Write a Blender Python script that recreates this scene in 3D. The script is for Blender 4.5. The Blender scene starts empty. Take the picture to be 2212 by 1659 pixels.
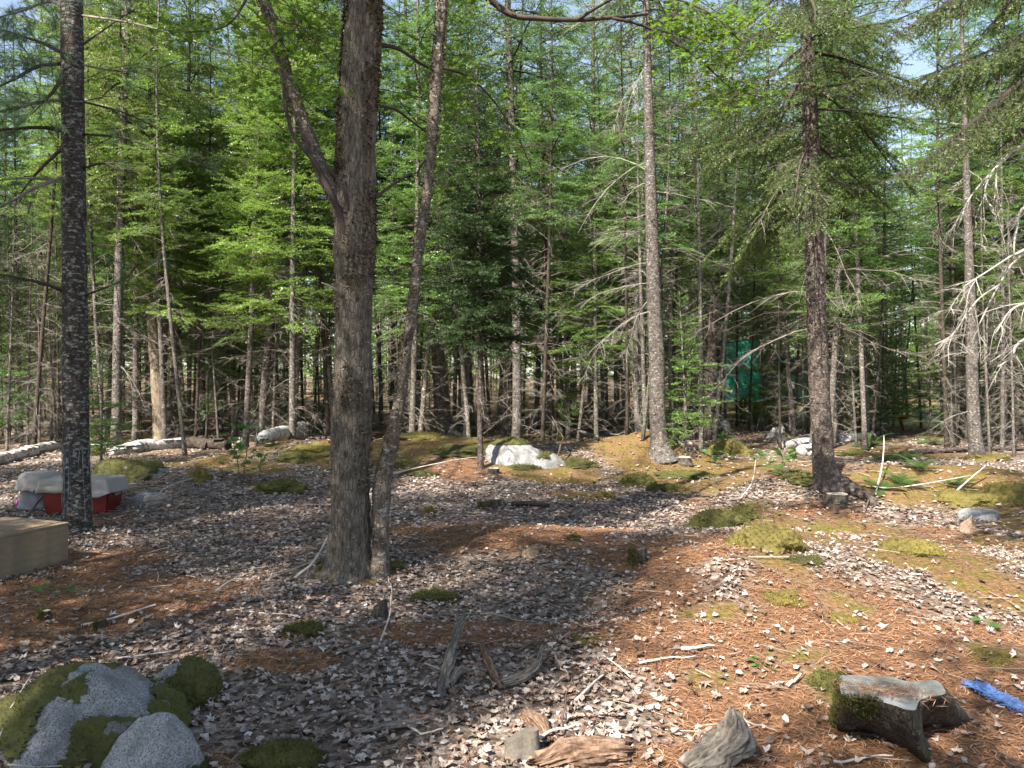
import bpy, math, random
import numpy as np
from mathutils import Vector, Matrix

rad = math.radians
scene = bpy.context.scene
COL = scene.collection
rng = np.random.default_rng(7)
random.seed(7)

# ------------------------------------------------------------------ camera
CAM_H = 1.6
FD, CXD, CYD = 1661.0, 1106.0, 829.5        # focal length and centre in 2212 x 1659 picture units
PITCH = rad(-0.6)
cam_data = bpy.data.cameras.new('camera')
cam_data.sensor_fit = 'HORIZONTAL'
cam_data.sensor_width = 36.0
cam_data.lens = 36.0 * FD / 2212.0
cam_data.clip_start = 0.05
cam_data.clip_end = 2000.0
cam = bpy.data.objects.new('camera', cam_data)
COL.objects.link(cam)
cam.location = (0, 0, CAM_H)
cam.rotation_euler = (math.pi / 2 + PITCH, 0, 0)
scene.camera = cam

# ------------------------------------------------------------------ sky and sun
SUN_EL = 46.0
SUN_TRAVEL = np.array([0.58, 0.81])          # horizontal direction in which the light travels (x right, y ahead)
SUN_TRAVEL = SUN_TRAVEL / np.linalg.norm(SUN_TRAVEL)
world = bpy.data.worlds.new('World')
scene.world = world
world.use_nodes = True
wn = world.node_tree
sky = wn.nodes.new('ShaderNodeTexSky')
sky.sky_type = 'NISHITA'
sky.sun_disc = False
sky.sun_elevation = rad(SUN_EL)
# sun_rotation is measured from +Y clockwise towards +X
sky.sun_rotation = math.atan2(-SUN_TRAVEL[0], -SUN_TRAVEL[1])
sky.air_density = 1.0
sky.dust_density = 0.6
sky.ozone_density = 1.5
bg = wn.nodes['Background']
bg.inputs['Strength'].default_value = 0.085
wsat = wn.nodes.new('ShaderNodeHueSaturation')
wsat.inputs['Saturation'].default_value = 0.80
wn.links.new(sky.outputs[0], wsat.inputs['Color'])
wn.links.new(wsat.outputs[0], bg.inputs['Color'])
sun_data = bpy.data.lights.new('sun', 'SUN')
sun_data.energy = 5.0
sun_data.angle = rad(0.53)
sun_data.color = (1.0, 0.93, 0.83)
sun = bpy.data.objects.new('sun', sun_data)
COL.objects.link(sun)
ce = math.cos(rad(SUN_EL))
sdir = Vector((SUN_TRAVEL[0] * ce, SUN_TRAVEL[1] * ce, -math.sin(rad(SUN_EL))))
sun.rotation_euler = sdir.to_track_quat('-Z', 'Y').to_euler()
sun.location = (-8, -6, 20)

scene.view_settings.view_transform = 'Standard'
scene.view_settings.look = 'None'
scene.view_settings.gamma = 1.0
scene.view_settings.use_curve_mapping = False
scene.view_settings.exposure = 1.78
scene.render.engine = 'CYCLES'
cy = scene.cycles
cy.max_bounces = 6
cy.diffuse_bounces = 3
cy.glossy_bounces = 2
cy.transmission_bounces = 4
cy.transparent_max_bounces = 4
cy.caustics_reflective = False
cy.caustics_refractive = False
cy.sample_clamp_indirect = 6.0
cy.use_denoising = True
try:
    cy.denoiser = 'OPENIMAGEDENOISE'
    cy.denoising_input_passes = 'RGB_ALBEDO_NORMAL'
except Exception:
    pass
cy.use_adaptive_sampling = False
scene.render.filter_size = 1.2

# ------------------------------------------------------------------ numeric helpers
def nrm(v):
    v = np.asarray(v, float)
    return v / np.maximum(np.linalg.norm(v, axis=-1, keepdims=True), 1e-9)

def hash3(ix, iy, iz, seed=0):
    h = (ix.astype(np.uint32) * np.uint32(374761393) + iy.astype(np.uint32) * np.uint32(668265263)
         + iz.astype(np.uint32) * np.uint32(2246822519) + np.uint32((seed * 3266489917) & 0xffffffff))
    h = (h ^ (h >> np.uint32(13))) * np.uint32(1274126177)
    h = h ^ (h >> np.uint32(16))
    return h.astype(np.float64) / 4294967295.0

def vnoise(P, seed=0):
    P = np.asarray(P, float)
    I = np.floor(P).astype(np.int64)
    F = P - I
    U = F * F * (3 - 2 * F)
    r = 0
    for dx in (0, 1):
        wx = U[..., 0] if dx else 1 - U[..., 0]
        for dy in (0, 1):
            wy = U[..., 1] if dy else 1 - U[..., 1]
            for dz in (0, 1):
                wz = U[..., 2] if dz else 1 - U[..., 2]
                r = r + wx * wy * wz * hash3(I[..., 0] + dx, I[..., 1] + dy, I[..., 2] + dz, seed)
    return r

def fbm(P, octv=3, seed=0):
    P = np.asarray(P, float)
    a, s, t = 1.0, 0.0, 0.0
    for o in range(octv):
        s = s + a * vnoise(P * (2.03 ** o) + 17.3 * o, seed + o)
        t += a
        a *= 0.5
    return s / t

def n2(x, y, k, octv=3, seed=0):
    x = np.asarray(x, float); y = np.asarray(y, float)
    return fbm(np.stack([x * k, y * k, np.zeros_like(x) + 0.5], -1), octv, seed)

def pix_dir(dx, dy):
    u = (dx - CXD) / FD
    v = (CYD - dy) / FD
    c, s = math.cos(PITCH), math.sin(PITCH)
    return np.array([u, c - v * s, s + v * c])

def at(dx, dy, depth):
    """point seen at picture position (dx, dy) at the distance `depth` ahead (a real distance taken from what it touches)"""
    d = pix_dir(dx, dy)
    t = depth / d[1]
    return np.array([0, 0, CAM_H]) + d * t

# ------------------------------------------------------------------ terrain height
MOUNDS = []
def gz(x, y):
    x = np.asarray(x, float); y = np.asarray(y, float)
    z = 0.10 * (n2(x, y, 0.22, 2, 3) - 0.5) + 0.10 * (n2(x, y, 0.8, 2, 5) - 0.5) + 0.035 * (n2(x, y, 3.0, 2, 6) - 0.5)
    far = np.clip((y - 14) / 20, 0, 1)
    z = z + far * (0.7 * (n2(x, y, 0.13, 2, 9) - 0.5) + 0.30 * (n2(x, y, 0.6, 2, 10) - 0.5))
    for (mx, my, rx, ry, h) in MOUNDS:
        q = ((x - mx) / rx) ** 2 + ((y - my) / ry) ** 2
        z = z + h * np.exp(-q)
    return z

_TS = np.concatenate([np.arange(1.5, 14, 0.06), np.arange(14, 30, 0.15), np.arange(30, 80, 0.5)])
def ground_at(dx, dy):
    """where the sight line through a picture position meets the ground"""
    d = pix_dir(dx, dy)
    o = np.array([0, 0, CAM_H])
    tf = -CAM_H / d[2] if d[2] < -1e-4 else 80.0
    T = _TS[(_TS > tf * 0.55) & (_TS < tf * 1.3 + 0.3)]
    P = o[None] + d[None] * T[:, None]
    h = P[:, 2] - gz(P[:, 0], P[:, 1])
    k = np.where(h <= 0)[0]
    if len(k) == 0:
        t = min(tf, 80.0)
    elif k[0] == 0:
        t = T[0]
    else:
        i = k[0]
        t = T[i - 1] + (T[i] - T[i - 1]) * h[i - 1] / (h[i - 1] - h[i])
    p = o + d * t
    return np.array([p[0], p[1], float(gz(p[0], p[1]))])

def flat_at(dx, dy, z=0.0):
    d = pix_dir(dx, dy)
    t = (z - CAM_H) / d[2]
    return np.array([0, 0, CAM_H]) + d * t

# mounds: picture position of the mound's foot centre, size in metres
for (dx, dy, rx, ry, h) in [
    (250, 1330, 1.0, 0.5, 0.10), (1090, 1185, 1.4, 0.8, 0.22), (1530, 1265, 1.0, 0.7, 0.18),
    (1000, 1005, 2.2, 1.6, 0.46), (640, 1005, 1.5, 1.0, 0.38), (1340, 1005, 1.3, 1.0, 0.30),
    (1640, 1190, 1.0, 0.8, 0.12), (1900, 1250, 1.6, 1.0, 0.16), (1790, 1070, 1.4, 1.1, 0.36),
    (2130, 1075, 1.5, 1.2, 0.34), (380, 1055, 1.4, 0.9, 0.28), (760, 1235, 0.45, 0.35, 0.10),
    (1425, 1005, 0.9, 0.8, 0.30), (1680, 1310, 0.5, 0.35, 0.07), (1250, 1400, 1.2, 0.4, 0.06),
    (2010, 1420, 0.8, 0.4, 0.07)]:
    p = flat_at(dx, dy)
    MOUNDS.append((p[0], p[1], rx, ry, h))

def blob(x, y, nz, dx, dy, wpx, hpx):
    """soft ellipse on the ground: 1 in the middle, 0 outside; its size comes from the ground it covers"""
    c = flat_at(dx, dy)
    w = wpx / FD * c[1]
    a = flat_at(dx, dy - hpx)[1]; b = flat_at(dx, dy + hpx)[1]
    hy = 0.5 * (a - b)
    q = np.sqrt(((x - c[0]) / w) ** 2 + ((y - c[1]) / hy) ** 2)
    q = q + nz
    return np.clip((1.15 - q) / 0.3, 0, 1)

NEEDLE_Z = [(230, 1310, 250, 75), (60, 1290, 150, 60), (430, 1290, 130, 35), (1080, 1170, 260, 42), (1490, 1235, 190, 50),
            (1900, 1520, 480, 150), (2050, 1440, 330, 110), (1560, 1400, 330, 75), (1010, 1375, 260, 36), (620, 1430, 110, 24),
            (1750, 1330, 150, 30), (2000, 1165, 160, 30), (1000, 1030, 120, 14), (1720, 1060, 120, 22), (250, 1215, 90, 26),
            (1400, 1640, 200, 40), (1750, 1640, 500, 40), (200, 1640, 260, 40)]
MOSS_Z = [(1180, 1030, 120, 16), (1520, 1060, 120, 20), (1850, 1140, 110, 22), (2080, 1230, 90, 26), (1650, 1010, 140, 18), (750, 1010, 80, 16), (520, 1030, 90, 14), (1900, 1030, 120, 20), (2180, 1180, 70, 26), (1690, 1290, 60, 26), (1770, 1215, 90, 30), (2000, 1195, 130, 40), (2130, 1290, 110, 45), (1990, 1260, 120, 22), (1660, 1140, 120, 50),
          (1000, 985, 200, 28), (870, 1010, 90, 20), (1320, 1000, 110, 22), (640, 985, 120, 26), (400, 1010, 170, 18), (1980, 1090, 140, 24),
          (2120, 1080, 110, 40), (1450, 1030, 130, 24), (1600, 1030, 120, 26), (1550, 1350, 90, 14), (1830, 1340, 50, 16), (2140, 1425, 60, 18),
          (1720, 1430, 70, 14), (1880, 980, 160, 14), (900, 945, 120, 10), (1250, 1070, 80, 10), (300, 1030, 110, 16), (760, 1245, 80, 22),
          (1780, 1480, 40, 30), (1530, 1470, 50, 18)]

def zones(x, y):
    x = np.asarray(x, float); y = np.asarray(y, float)
    ne = np.zeros_like(x); mo = np.zeros_like(x)
    nz = 0.9 * (n2(x, y, 1.6, 3, 21) - 0.5) + 0.5 * (n2(x, y, 6.0, 2, 22) - 0.5)
    for z in NEEDLE_Z:
        ne = np.maximum(ne, blob(x, y, nz, *z))
    for z in MOSS_Z:
        mo = np.maximum(mo, blob(x, y, nz, *z))
    # deep in the wood: needles and moss in patches
    deep = np.clip((y - 14.5) / 4, 0, 1)
    mo = np.maximum(mo, deep * np.clip((n2(x, y, 0.45, 3, 31) - 0.45) * 6, 0, 1))
    ne = np.maximum(ne, deep * np.clip((n2(x, y, 0.6, 3, 32) - 0.42) * 5, 0, 1))
    right = np.clip((x - 3.0) / 2, 0, 1) * np.clip((y - 5.5) / 2, 0, 1)
    mo = np.maximum(mo, right * np.clip((n2(x, y, 0.9, 3, 33) - 0.53) * 7, 0, 1))
    ne = np.maximum(ne, np.clip((n2(x, y, 0.8, 3, 34) - 0.62) * 8, 0, 1))
    ne = ne * (1 - mo)
    return ne, mo

# ------------------------------------------------------------------ mesh helpers
def new_mesh(name, V, faces, var=None, smooth=False, attrs=None):
    """faces: list of (n, k) index arrays"""
    me = bpy.data.meshes.new(name)
    V = np.asarray(V, np.float32)
    me.vertices.add(len(V))
    me.vertices.foreach_set('co', V.ravel())
    faces = [np.asarray(f, np.int32) for f in faces if len(f)]
    nl = sum(f.size for f in faces)
    npoly = sum(len(f) for f in faces)
    me.loops.add(nl)
    me.polygons.add(npoly)
    me.loops.foreach_set('vertex_index', np.concatenate([f.ravel() for f in faces]))
    tot = np.concatenate([np.full(len(f), f.shape[1], np.int32) for f in faces])
    start = np.concatenate([[0], np.cumsum(tot)[:-1]]).astype(np.int32)
    me.polygons.foreach_set('loop_start', start)
    me.polygons.foreach_set('loop_total', tot)
    me.polygons.foreach_set('use_smooth', np.full(npoly, bool(smooth)))
    if var is not None:
        a = me.attributes.new('var', 'FLOAT', 'POINT')
        a.data.foreach_set('value', np.asarray(var, np.float32))
    for k, v in (attrs or {}).items():
        a = me.attributes.new(k, 'FLOAT', 'POINT')
        a.data.foreach_set('value', np.asarray(v, np.float32))
    me.update(calc_edges=True)
    return me

class MB:
    """collects vertices and faces of one mesh"""
    def __init__(self):
        self.V, self.F, self.A, self.n = [], [], [], 0
    def add(self, V, F, var=0.5):
        V = np.asarray(V, float).reshape(-1, 3)
        if not isinstance(F, list) or (len(F) and np.isscalar(F[0])):
            F = [F]
        for f in F:
            f = np.asarray(f, np.int64)
            if f.size:
                self.F.append(f + self.n)
        self.V.append(V)
        self.A.append(np.broadcast_to(np.asarray(var, float), (len(V),)).copy())
        self.n += len(V)
        return self
    def merge(self, o, var=None):
        for V, A in zip(o.V, o.A):
            pass
        if o.n:
            V = np.concatenate(o.V); A = np.concatenate(o.A)
            for f in o.F:
                self.F.append(f + self.n)
            self.V.append(V); self.A.append(A if var is None else np.full(len(V), var)); self.n += len(V)
    def mesh(self, name, origin=None, smooth=False):
        V = np.concatenate(self.V)
        if origin is not None:
            V = V - np.asarray(origin)
        by = {}
        for f in self.F:
            by.setdefault(f.shape[1], []).append(f)
        return new_mesh(name, V, [np.concatenate(v) for v in by.values()], np.concatenate(self.A), smooth)

def tube(pts, radii, nseg=10, cap=True):
    """rings along a path; returns V, faces, ring coordinates (angle, distance along)"""
    pts = np.asarray(pts, float); radii = np.asarray(radii, float)
    n = len(pts)
    T = nrm(np.gradient(pts, axis=0))
    ref = np.array([1.0, 0, 0]) if abs(T[0][0]) < 0.9 else np.array([0, 1.0, 0])
    u = nrm(ref - T[0] * ref.dot(T[0]))
    U = [u]
    for i in range(1, n):
        u = u - T[i] * u.dot(T[i])
        u = u / max(np.linalg.norm(u), 1e-9)
        U.append(u)
    U = np.array(U)
    W = np.cross(T, U)
    th = np.linspace(0, 2 * math.pi, nseg, endpoint=False)
    ring = (U[:, None, :] * np.cos(th)[None, :, None] + W[:, None, :] * np.sin(th)[None, :, None])
    V = pts[:, None, :] + ring * radii[:, None, None]
    i = np.arange(n - 1)[:, None]; j = np.arange(nseg)[None, :]
    a = i * nseg + j; b = i * nseg + (j + 1) % nseg
    F = np.stack([a, b, b + nseg, a + nseg], -1).reshape(-1, 4)
    V = V.reshape(-1, 3)
    faces = [F]
    if cap:
        c0 = len(V); c1 = c0 + 1
        V = np.concatenate([V, pts[:1], pts[-1:]])
        jj = np.arange(nseg)
        faces.append(np.stack([np.full(nseg, c0), (jj + 1) % nseg, jj], -1))
        o = (n - 1) * nseg
        faces.append(np.stack([np.full(nseg, c1), o + jj, o + (jj + 1) % nseg], -1))
    return V, faces, (np.repeat(np.concatenate([[0], np.cumsum(np.linalg.norm(np.diff(pts, axis=0), axis=1))]), nseg), np.tile(th, n), ring.reshape(-1, 3))

def smooth_path(ctrl, n):
    """Catmull-Rom through control rows (any number of columns)"""
    c = np.asarray(ctrl, float)
    c = np.concatenate([[2 * c[0] - c[1]], c, [2 * c[-1] - c[-2]]])
    m = len(c) - 3
    out = []
    for t in np.linspace(0, m - 1e-6, n):
        k = int(t); f = t - k
        p0, p1, p2, p3 = c[k:k + 4]
        out.append(0.5 * ((2 * p1) + (-p0 + p2) * f + (2 * p0 - 5 * p1 + 4 * p2 - p3) * f * f + (-p0 + 3 * p1 - 3 * p2 + p3) * f ** 3))
    return np.array(out)

def prisms(P0, P1, r0, r1, k=3):
    """many straight k-sided twigs at once"""
    P0 = np.asarray(P0, float); P1 = np.asarray(P1, float)
    n = len(P0)
    r0 = np.broadcast_to(np.asarray(r0, float), (n,)); r1 = np.broadcast_to(np.asarray(r1, float), (n,))
    d = nrm(P1 - P0)
    ref = np.where(np.abs(d[:, 2:3]) < 0.9, np.array([[0, 0, 1.0]]), np.array([[1.0, 0, 0]]))
    u = nrm(np.cross(d, ref)); w = np.cross(d, u)
    th = np.arange(k) * 2 * math.pi / k
    ring = u[:, None, :] * np.cos(th)[None, :, None] + w[:, None, :] * np.sin(th)[None, :, None]
    V = np.concatenate([P0[:, None, :] + ring * r0[:, None, None], P1[:, None, :] + ring * r1[:, None, None]], 1)
    base = (np.arange(n) * 2 * k)[:, None, None]
    j = np.arange(k)
    q = np.stack([j, (j + 1) % k, k + (j + 1) % k, k + j], -1)[None]
    return V.reshape(-1, 3), (base + q).reshape(-1, 4)

def needles(P0, D, L, up, spacing, nlen, nw, flat=0.6, seed=0, ang=55):
    """needle triangles along twigs. P0, D, up: (n, 3); L: (n,)"""
    r = np.random.default_rng(seed)
    cnt = np.maximum((L / spacing).astype(int), 1)
    idx = np.repeat(np.arange(len(L)), cnt * 2)
    m = len(idx)
    t = r.random(m)
    side = np.where(r.random(m) < 0.5, -1.0, 1.0)
    d = D[idx]
    lat = nrm(np.cross(d, up[idx]))
    upv = np.cross(lat, d)
    roll = (1 - flat) * (r.random(m) - 0.5) * math.pi * 1.6
    roll = roll + 0.25
    nd = lat * (side * np.cos(roll))[:, None] + upv * np.sin(roll)[:, None]
    a = np.radians(ang + (r.random(m) - 0.5) * 26)
    nd = d * np.cos(a)[:, None] + nd * np.sin(a)[:, None]
    p = P0[idx] + d * (t * L[idx])[:, None]
    ln = nlen * (0.7 + 0.6 * r.random(m)) * (1 - 0.3 * t)
    wv = nrm(d + upv * ((r.random(m) - 0.5) * 0.8)[:, None]) * nw
    V = np.stack([p - wv, p + wv, p + nd * ln[:, None]], 1).reshape(-1, 3)
    F = np.arange(m * 3).reshape(-1, 3)
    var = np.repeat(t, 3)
    return V, F, var

# ------------------------------------------------------------------ object helpers
def thing(name, label, cat, loc=(0, 0, 0), rotz=0.0, group=None, scale=1.0):
    o = bpy.data.objects.new(name, None)
    o.empty_display_size = 0.2
    COL.objects.link(o)
    o.location = loc
    o.rotation_euler = (0, 0, rotz)
    o.scale = (scale, scale, scale)
    o['label'] = label
    o['category'] = cat
    if group:
        o['group'] = group
    return o

def part(name, me, mat, parent, kind=None):
    o = bpy.data.objects.new(name, me)
    COL.objects.link(o)
    if mat is not None and not me.materials:
        me.materials.append(mat)
    o.parent = parent
    if kind:
        o['kind'] = kind
    return o

def single(name, me, mat, label, cat, loc=(0, 0, 0), group=None, kind=None):
    o = bpy.data.objects.new(name, me)
    COL.objects.link(o)
    if mat is not None and not me.materials:
        me.materials.append(mat)
    o.location = loc
    o['label'] = label
    o['category'] = cat
    if group:
        o['group'] = group
    if kind:
        o['kind'] = kind
    return o

def structure(name, me, mat):
    o = bpy.data.objects.new(name, me)
    COL.objects.link(o)
    me.materials.append(mat)
    o['kind'] = 'structure'
    return o

def copy_tree(root, loc, rotz, scale, label=None, group=None, tilt=(0, 0)):
    r = root.copy()
    COL.objects.link(r)
    r.location = loc
    r.rotation_euler = (tilt[0], tilt[1], rotz)
    r.scale = (scale, scale, scale)
    if label:
        r['label'] = label
    if group:
        r['group'] = group
    for ch in root.children:
        c = ch.copy()
        COL.objects.link(c)
        c.parent = r
        for g in ch.children:
            d = g.copy()
            COL.objects.link(d)
            d.parent = c
    return r

# ------------------------------------------------------------------ materials
class NT:
    def __init__(self, name):
        self.m = bpy.data.materials.new(name)
        self.m.use_nodes = True
        self.t = self.m.node_tree
        self.t.nodes.clear()
        self.out = self.t.nodes.new('ShaderNodeOutputMaterial')
    def n(self, kind, **kw):
        nd = self.t.nodes.new('ShaderNode' + kind)
        for k, v in kw.items():
            setattr(nd, k, v)
        return nd
    def l(self, a, b):
        self.t.links.new(a, b)
    def val(self, node, name, v):
        if hasattr(v, 'links') or hasattr(v, 'is_linked'):
            self.l(v, node.inputs[name])
        else:
            node.inputs[name].default_value = v
    def coord(self, scale=(1, 1, 1), kind='Object', rnd=True):
        tc = self.n('TexCoord')
        mp = self.n('Mapping')
        mp.inputs['Scale'].default_value = scale
        src = tc.outputs[kind]
        if rnd:
            oi = self.n('ObjectInfo')
            va = self.n('VectorMath', operation='MULTIPLY_ADD')
            va.inputs[1].default_value = (1, 1, 1)
            self.l(src, va.inputs[0])
            mu = self.n('VectorMath', operation='SCALE')
            mu.inputs[0].default_value = (37.0, 11.0, 23.0)
            self.l(oi.outputs['Random'], mu.inputs['Scale'])
            self.l(mu.outputs[0], va.inputs[2])
            src = va.outputs[0]
        self.l(src, mp.inputs['Vector'])
        return mp.outputs[0]
    def noise(self, vec, scale, detail=4, rough=0.55):
        nd = self.n('TexNoise')
        nd.inputs['Scale'].default_value = scale
        nd.inputs['Detail'].default_value = detail
        nd.inputs['Roughness'].default_value = rough
        if vec is not None:
            self.l(vec, nd.inputs['Vector'])
        return nd.outputs['Fac']
    def ramp(self, fac, stops, interp='LINEAR'):
        nd = self.n('ValToRGB')
        cr = nd.color_ramp
        cr.interpolation = interp
        while len(cr.elements) > len(stops):
            cr.elements.remove(cr.elements[-1])
        while len(cr.elements) < len(stops):
            cr.elements.new(0.5)
        for e, (p, c) in zip(cr.elements, stops):
            e.position = p
            e.color = (c[0], c[1], c[2], 1) if not np.isscalar(c) else (c, c, c, 1)
        self.l(fac, nd.inputs['Fac'])
        return nd.outputs['Color']
    def mix(self, fac, a, b):
        nd = self.n('Mix', data_type='RGBA')
        for i, v in ((0, fac), (6, a), (7, b)):
            if hasattr(v, 'is_linked'):
                self.l(v, nd.inputs[i])
            elif i == 0:
                nd.inputs[i].default_value = v
            else:
                nd.inputs[i].default_value = (v[0], v[1], v[2], 1)
        return nd.outputs[2]
    def attr(self, name):
        nd = self.n('Attribute', attribute_name=name)
        return nd.outputs['Fac']
    def rand(self):
        return self.n('ObjectInfo').outputs['Random']
    def bump(self, h, strength=0.5, dist=0.02):
        nd = self.n('Bump')
        nd.inputs['Strength'].default_value = strength
        nd.inputs['Distance'].default_value = dist
        self.l(h, nd.inputs['Height'])
        return nd.outputs['Normal']
    def principled(self, color, rough=0.8, spec=0.3, normal=None):
        b = self.n('BsdfPrincipled')
        self.val(b, 'Base Color', color if hasattr(color, 'is_linked') else (color[0], color[1], color[2], 1))
        self.val(b, 'Roughness', rough)
        b.inputs['Specular IOR Level'].default_value = spec
        if normal is not None:
            self.l(normal, b.inputs['Normal'])
        return b.outputs[0]
    def done(self, shader):
        self.l(shader, self.out.inputs['Surface'])
        return self.m

def mat_bark(name, dark, light, lichen=None, lich=0.55, kz=0.25, scale=26, bump=0.6, moss=None, red=None):
    t = NT(name)
    v = t.coord((1, 1, kz))
    n1 = t.noise(v, scale, 6, 0.65)
    c = t.ramp(n1, [(0.30, dark), (0.62, light)])
    v2 = t.coord((1, 1, 0.8))
    if red is not None:
        n4 = t.noise(v2, 5.0, 3)
        c = t.mix(t.ramp(n4, [(0.45, 0.0), (0.65, 1.0)]), c, red)
    if lichen is not None:
        n2_ = t.noise(t.coord((1, 1, 2.2)), 17, 5, 0.7)
        c = t.mix(t.ramp(n2_, [(lich, 0.0), (lich + 0.06, 1.0)]), c, lichen)
    if moss is not None:
        n3 = t.noise(v2, 4.0, 4, 0.6)
        c = t.mix(t.ramp(n3, [(0.52, 0.0), (0.66, 0.8)]), c, moss)
    vo = t.n('TexVoronoi', feature='DISTANCE_TO_EDGE')
    vo.inputs['Scale'].default_value = scale * 1.1
    t.l(v, vo.inputs['Vector'])
    cr = t.ramp(vo.outputs['Distance'], [(0.0, 0.0), (0.12, 1.0)])
    mm = t.n('Math', operation='MULTIPLY')
    t.l(cr, mm.inputs[0]); t.l(n1, mm.inputs[1])
    return t.done(t.principled(c, 0.9, 0.15, t.bump(mm.outputs[0], bump, 0.015)))

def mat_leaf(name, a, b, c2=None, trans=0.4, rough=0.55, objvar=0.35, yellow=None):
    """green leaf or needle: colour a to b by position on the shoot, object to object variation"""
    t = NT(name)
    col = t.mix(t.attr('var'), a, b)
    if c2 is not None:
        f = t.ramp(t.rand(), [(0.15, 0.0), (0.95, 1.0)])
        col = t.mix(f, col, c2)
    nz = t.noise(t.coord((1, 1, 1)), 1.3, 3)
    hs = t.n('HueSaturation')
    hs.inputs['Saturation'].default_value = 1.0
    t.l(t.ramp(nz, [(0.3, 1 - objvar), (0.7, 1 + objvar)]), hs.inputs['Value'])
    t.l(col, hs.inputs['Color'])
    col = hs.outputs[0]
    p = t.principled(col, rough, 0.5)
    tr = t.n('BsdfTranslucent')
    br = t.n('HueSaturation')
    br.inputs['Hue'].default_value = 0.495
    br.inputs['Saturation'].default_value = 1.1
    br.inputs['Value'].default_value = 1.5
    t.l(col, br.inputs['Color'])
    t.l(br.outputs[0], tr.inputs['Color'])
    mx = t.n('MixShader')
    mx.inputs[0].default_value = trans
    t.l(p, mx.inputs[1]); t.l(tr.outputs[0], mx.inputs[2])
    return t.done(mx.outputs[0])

def mat_plain(name, col, rough=0.7, spec=0.3, noise=0.15, scale=9, bump=0.0):
    t = NT(name)
    v = t.coord((1, 1, 1))
    nz = t.noise(v, scale, 5, 0.6)
    a = tuple(max(0, x * (1 - noise)) for x in col); b = tuple(min(1, x * (1 + noise)) for x in col)
    c = t.ramp(nz, [(0.3, a), (0.7, b)])
    return t.done(t.principled(c, rough, spec, t.bump(nz, bump, 0.02) if bump else None))

def mat_var(name, stops, rough=0.9, spec=0.1, bump=0, scale=40, trans=0.0, objrand=False):
    """colour by the per-piece attribute (or the object's own random number)"""
    t = NT(name)
    c = t.ramp(t.rand() if objrand else t.attr('var'), stops)
    nz = t.noise(t.coord((1, 1, 1)), scale, 4, 0.6)
    hs = t.n('HueSaturation')
    t.l(t.ramp(nz, [(0.3, 0.72), (0.7, 1.2)]), hs.inputs['Value'])
    t.l(c, hs.inputs['Color'])
    p = t.principled(hs.outputs[0], rough, spec, t.bump(nz, bump, 0.01) if bump else None)
    if trans:
        tr = t.n('BsdfTranslucent')
        t.l(hs.outputs[0], tr.inputs['Color'])
        mx = t.n('MixShader')
        mx.inputs[0].default_value = trans
        t.l(p, mx.inputs[1]); t.l(tr.outputs[0], mx.inputs[2])
        p = mx.outputs[0]
    return t.done(p)

M = {}
M['maple_bark'] = mat_bark('maple_bark', (0.040, 0.032, 0.025), (0.200, 0.168, 0.132), (0.24, 0.225, 0.18), 0.60, 0.35, 30, 1.0)
M['maple_bark_thin'] = mat_bark('maple_bark_thin', (0.040, 0.030, 0.023), (0.165, 0.135, 0.108), (0.30, 0.29, 0.245), 0.56, 0.5, 24, 0.9)
M['pine_bark'] = mat_bark('pine_bark', (0.020, 0.016, 0.014), (0.085, 0.070, 0.060), (0.25, 0.255, 0.235), 0.535, 0.6, 22, 0.9)
M['spruce_bark'] = mat_bark('spruce_bark', (0.022, 0.017, 0.014), (0.130, 0.102, 0.086), (0.26, 0.25, 0.22), 0.58, 0.7, 21, 1.0)
M['grey_spruce_bark'] = mat_bark('grey_spruce_bark', (0.024, 0.019, 0.017), (0.150, 0.128, 0.11), (0.30, 0.30, 0.275), 0.57, 0.7, 22, 0.9)
M['fir_bark'] = mat_bark('fir_bark', (0.043, 0.035, 0.028), (0.148, 0.129, 0.109), (0.312, 0.304, 0.273), 0.56, 0.8, 26, 0.6)
M['dark_bark'] = mat_bark('dark_bark', (0.020, 0.015, 0.011), (0.080, 0.064, 0.050), (0.224, 0.224, 0.192), 0.62, 0.7, 26, 0.7)
M['snag_wood'] = mat_bark('snag_wood', (0.13, 0.095, 0.065), (0.36, 0.29, 0.21), None, 0.6, 0.10, 40, 0.7)
M['dead_twig'] = mat_plain('dead_twig', (0.20, 0.175, 0.15), 0.9, 0.1, 0.45, 6)
M['pale_twig'] = mat_plain('pale_twig', (0.31, 0.285, 0.25), 0.9, 0.1, 0.4, 6)
M['dark_twig'] = mat_plain('dark_twig', (0.065, 0.05, 0.042), 0.9, 0.1, 0.4, 8)
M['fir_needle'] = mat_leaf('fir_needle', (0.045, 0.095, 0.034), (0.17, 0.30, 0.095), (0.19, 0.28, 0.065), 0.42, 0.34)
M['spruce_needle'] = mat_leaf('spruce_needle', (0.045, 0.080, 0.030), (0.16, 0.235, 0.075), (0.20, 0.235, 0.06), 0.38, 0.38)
M['shade_needle'] = mat_leaf('shade_needle', (0.038, 0.068, 0.018), (0.125, 0.185, 0.038), None, 0.35, 0.45)  # darker variant of spruce_needle: shade on the hanging boughs put into the colour
M['dark_needle'] = mat_leaf('dark_needle', (0.022, 0.052, 0.018), (0.06, 0.12, 0.03), None, 0.25)  # dark green young spruce, with the maple's shade put into the colour too
M['pine_needle'] = mat_leaf('pine_needle', (0.06, 0.105, 0.055), (0.12, 0.19, 0.08), None, 0.3)
M['maple_leaf'] = mat_leaf('maple_leaf', (0.060, 0.125, 0.026), (0.13, 0.225, 0.045), (0.12, 0.19, 0.035), 0.55, 0.5, 0.2)
M['green_leaf'] = mat_leaf('green_leaf', (0.065, 0.15, 0.036), (0.14, 0.27, 0.065), None, 0.45, 0.45, 0.2)
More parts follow.
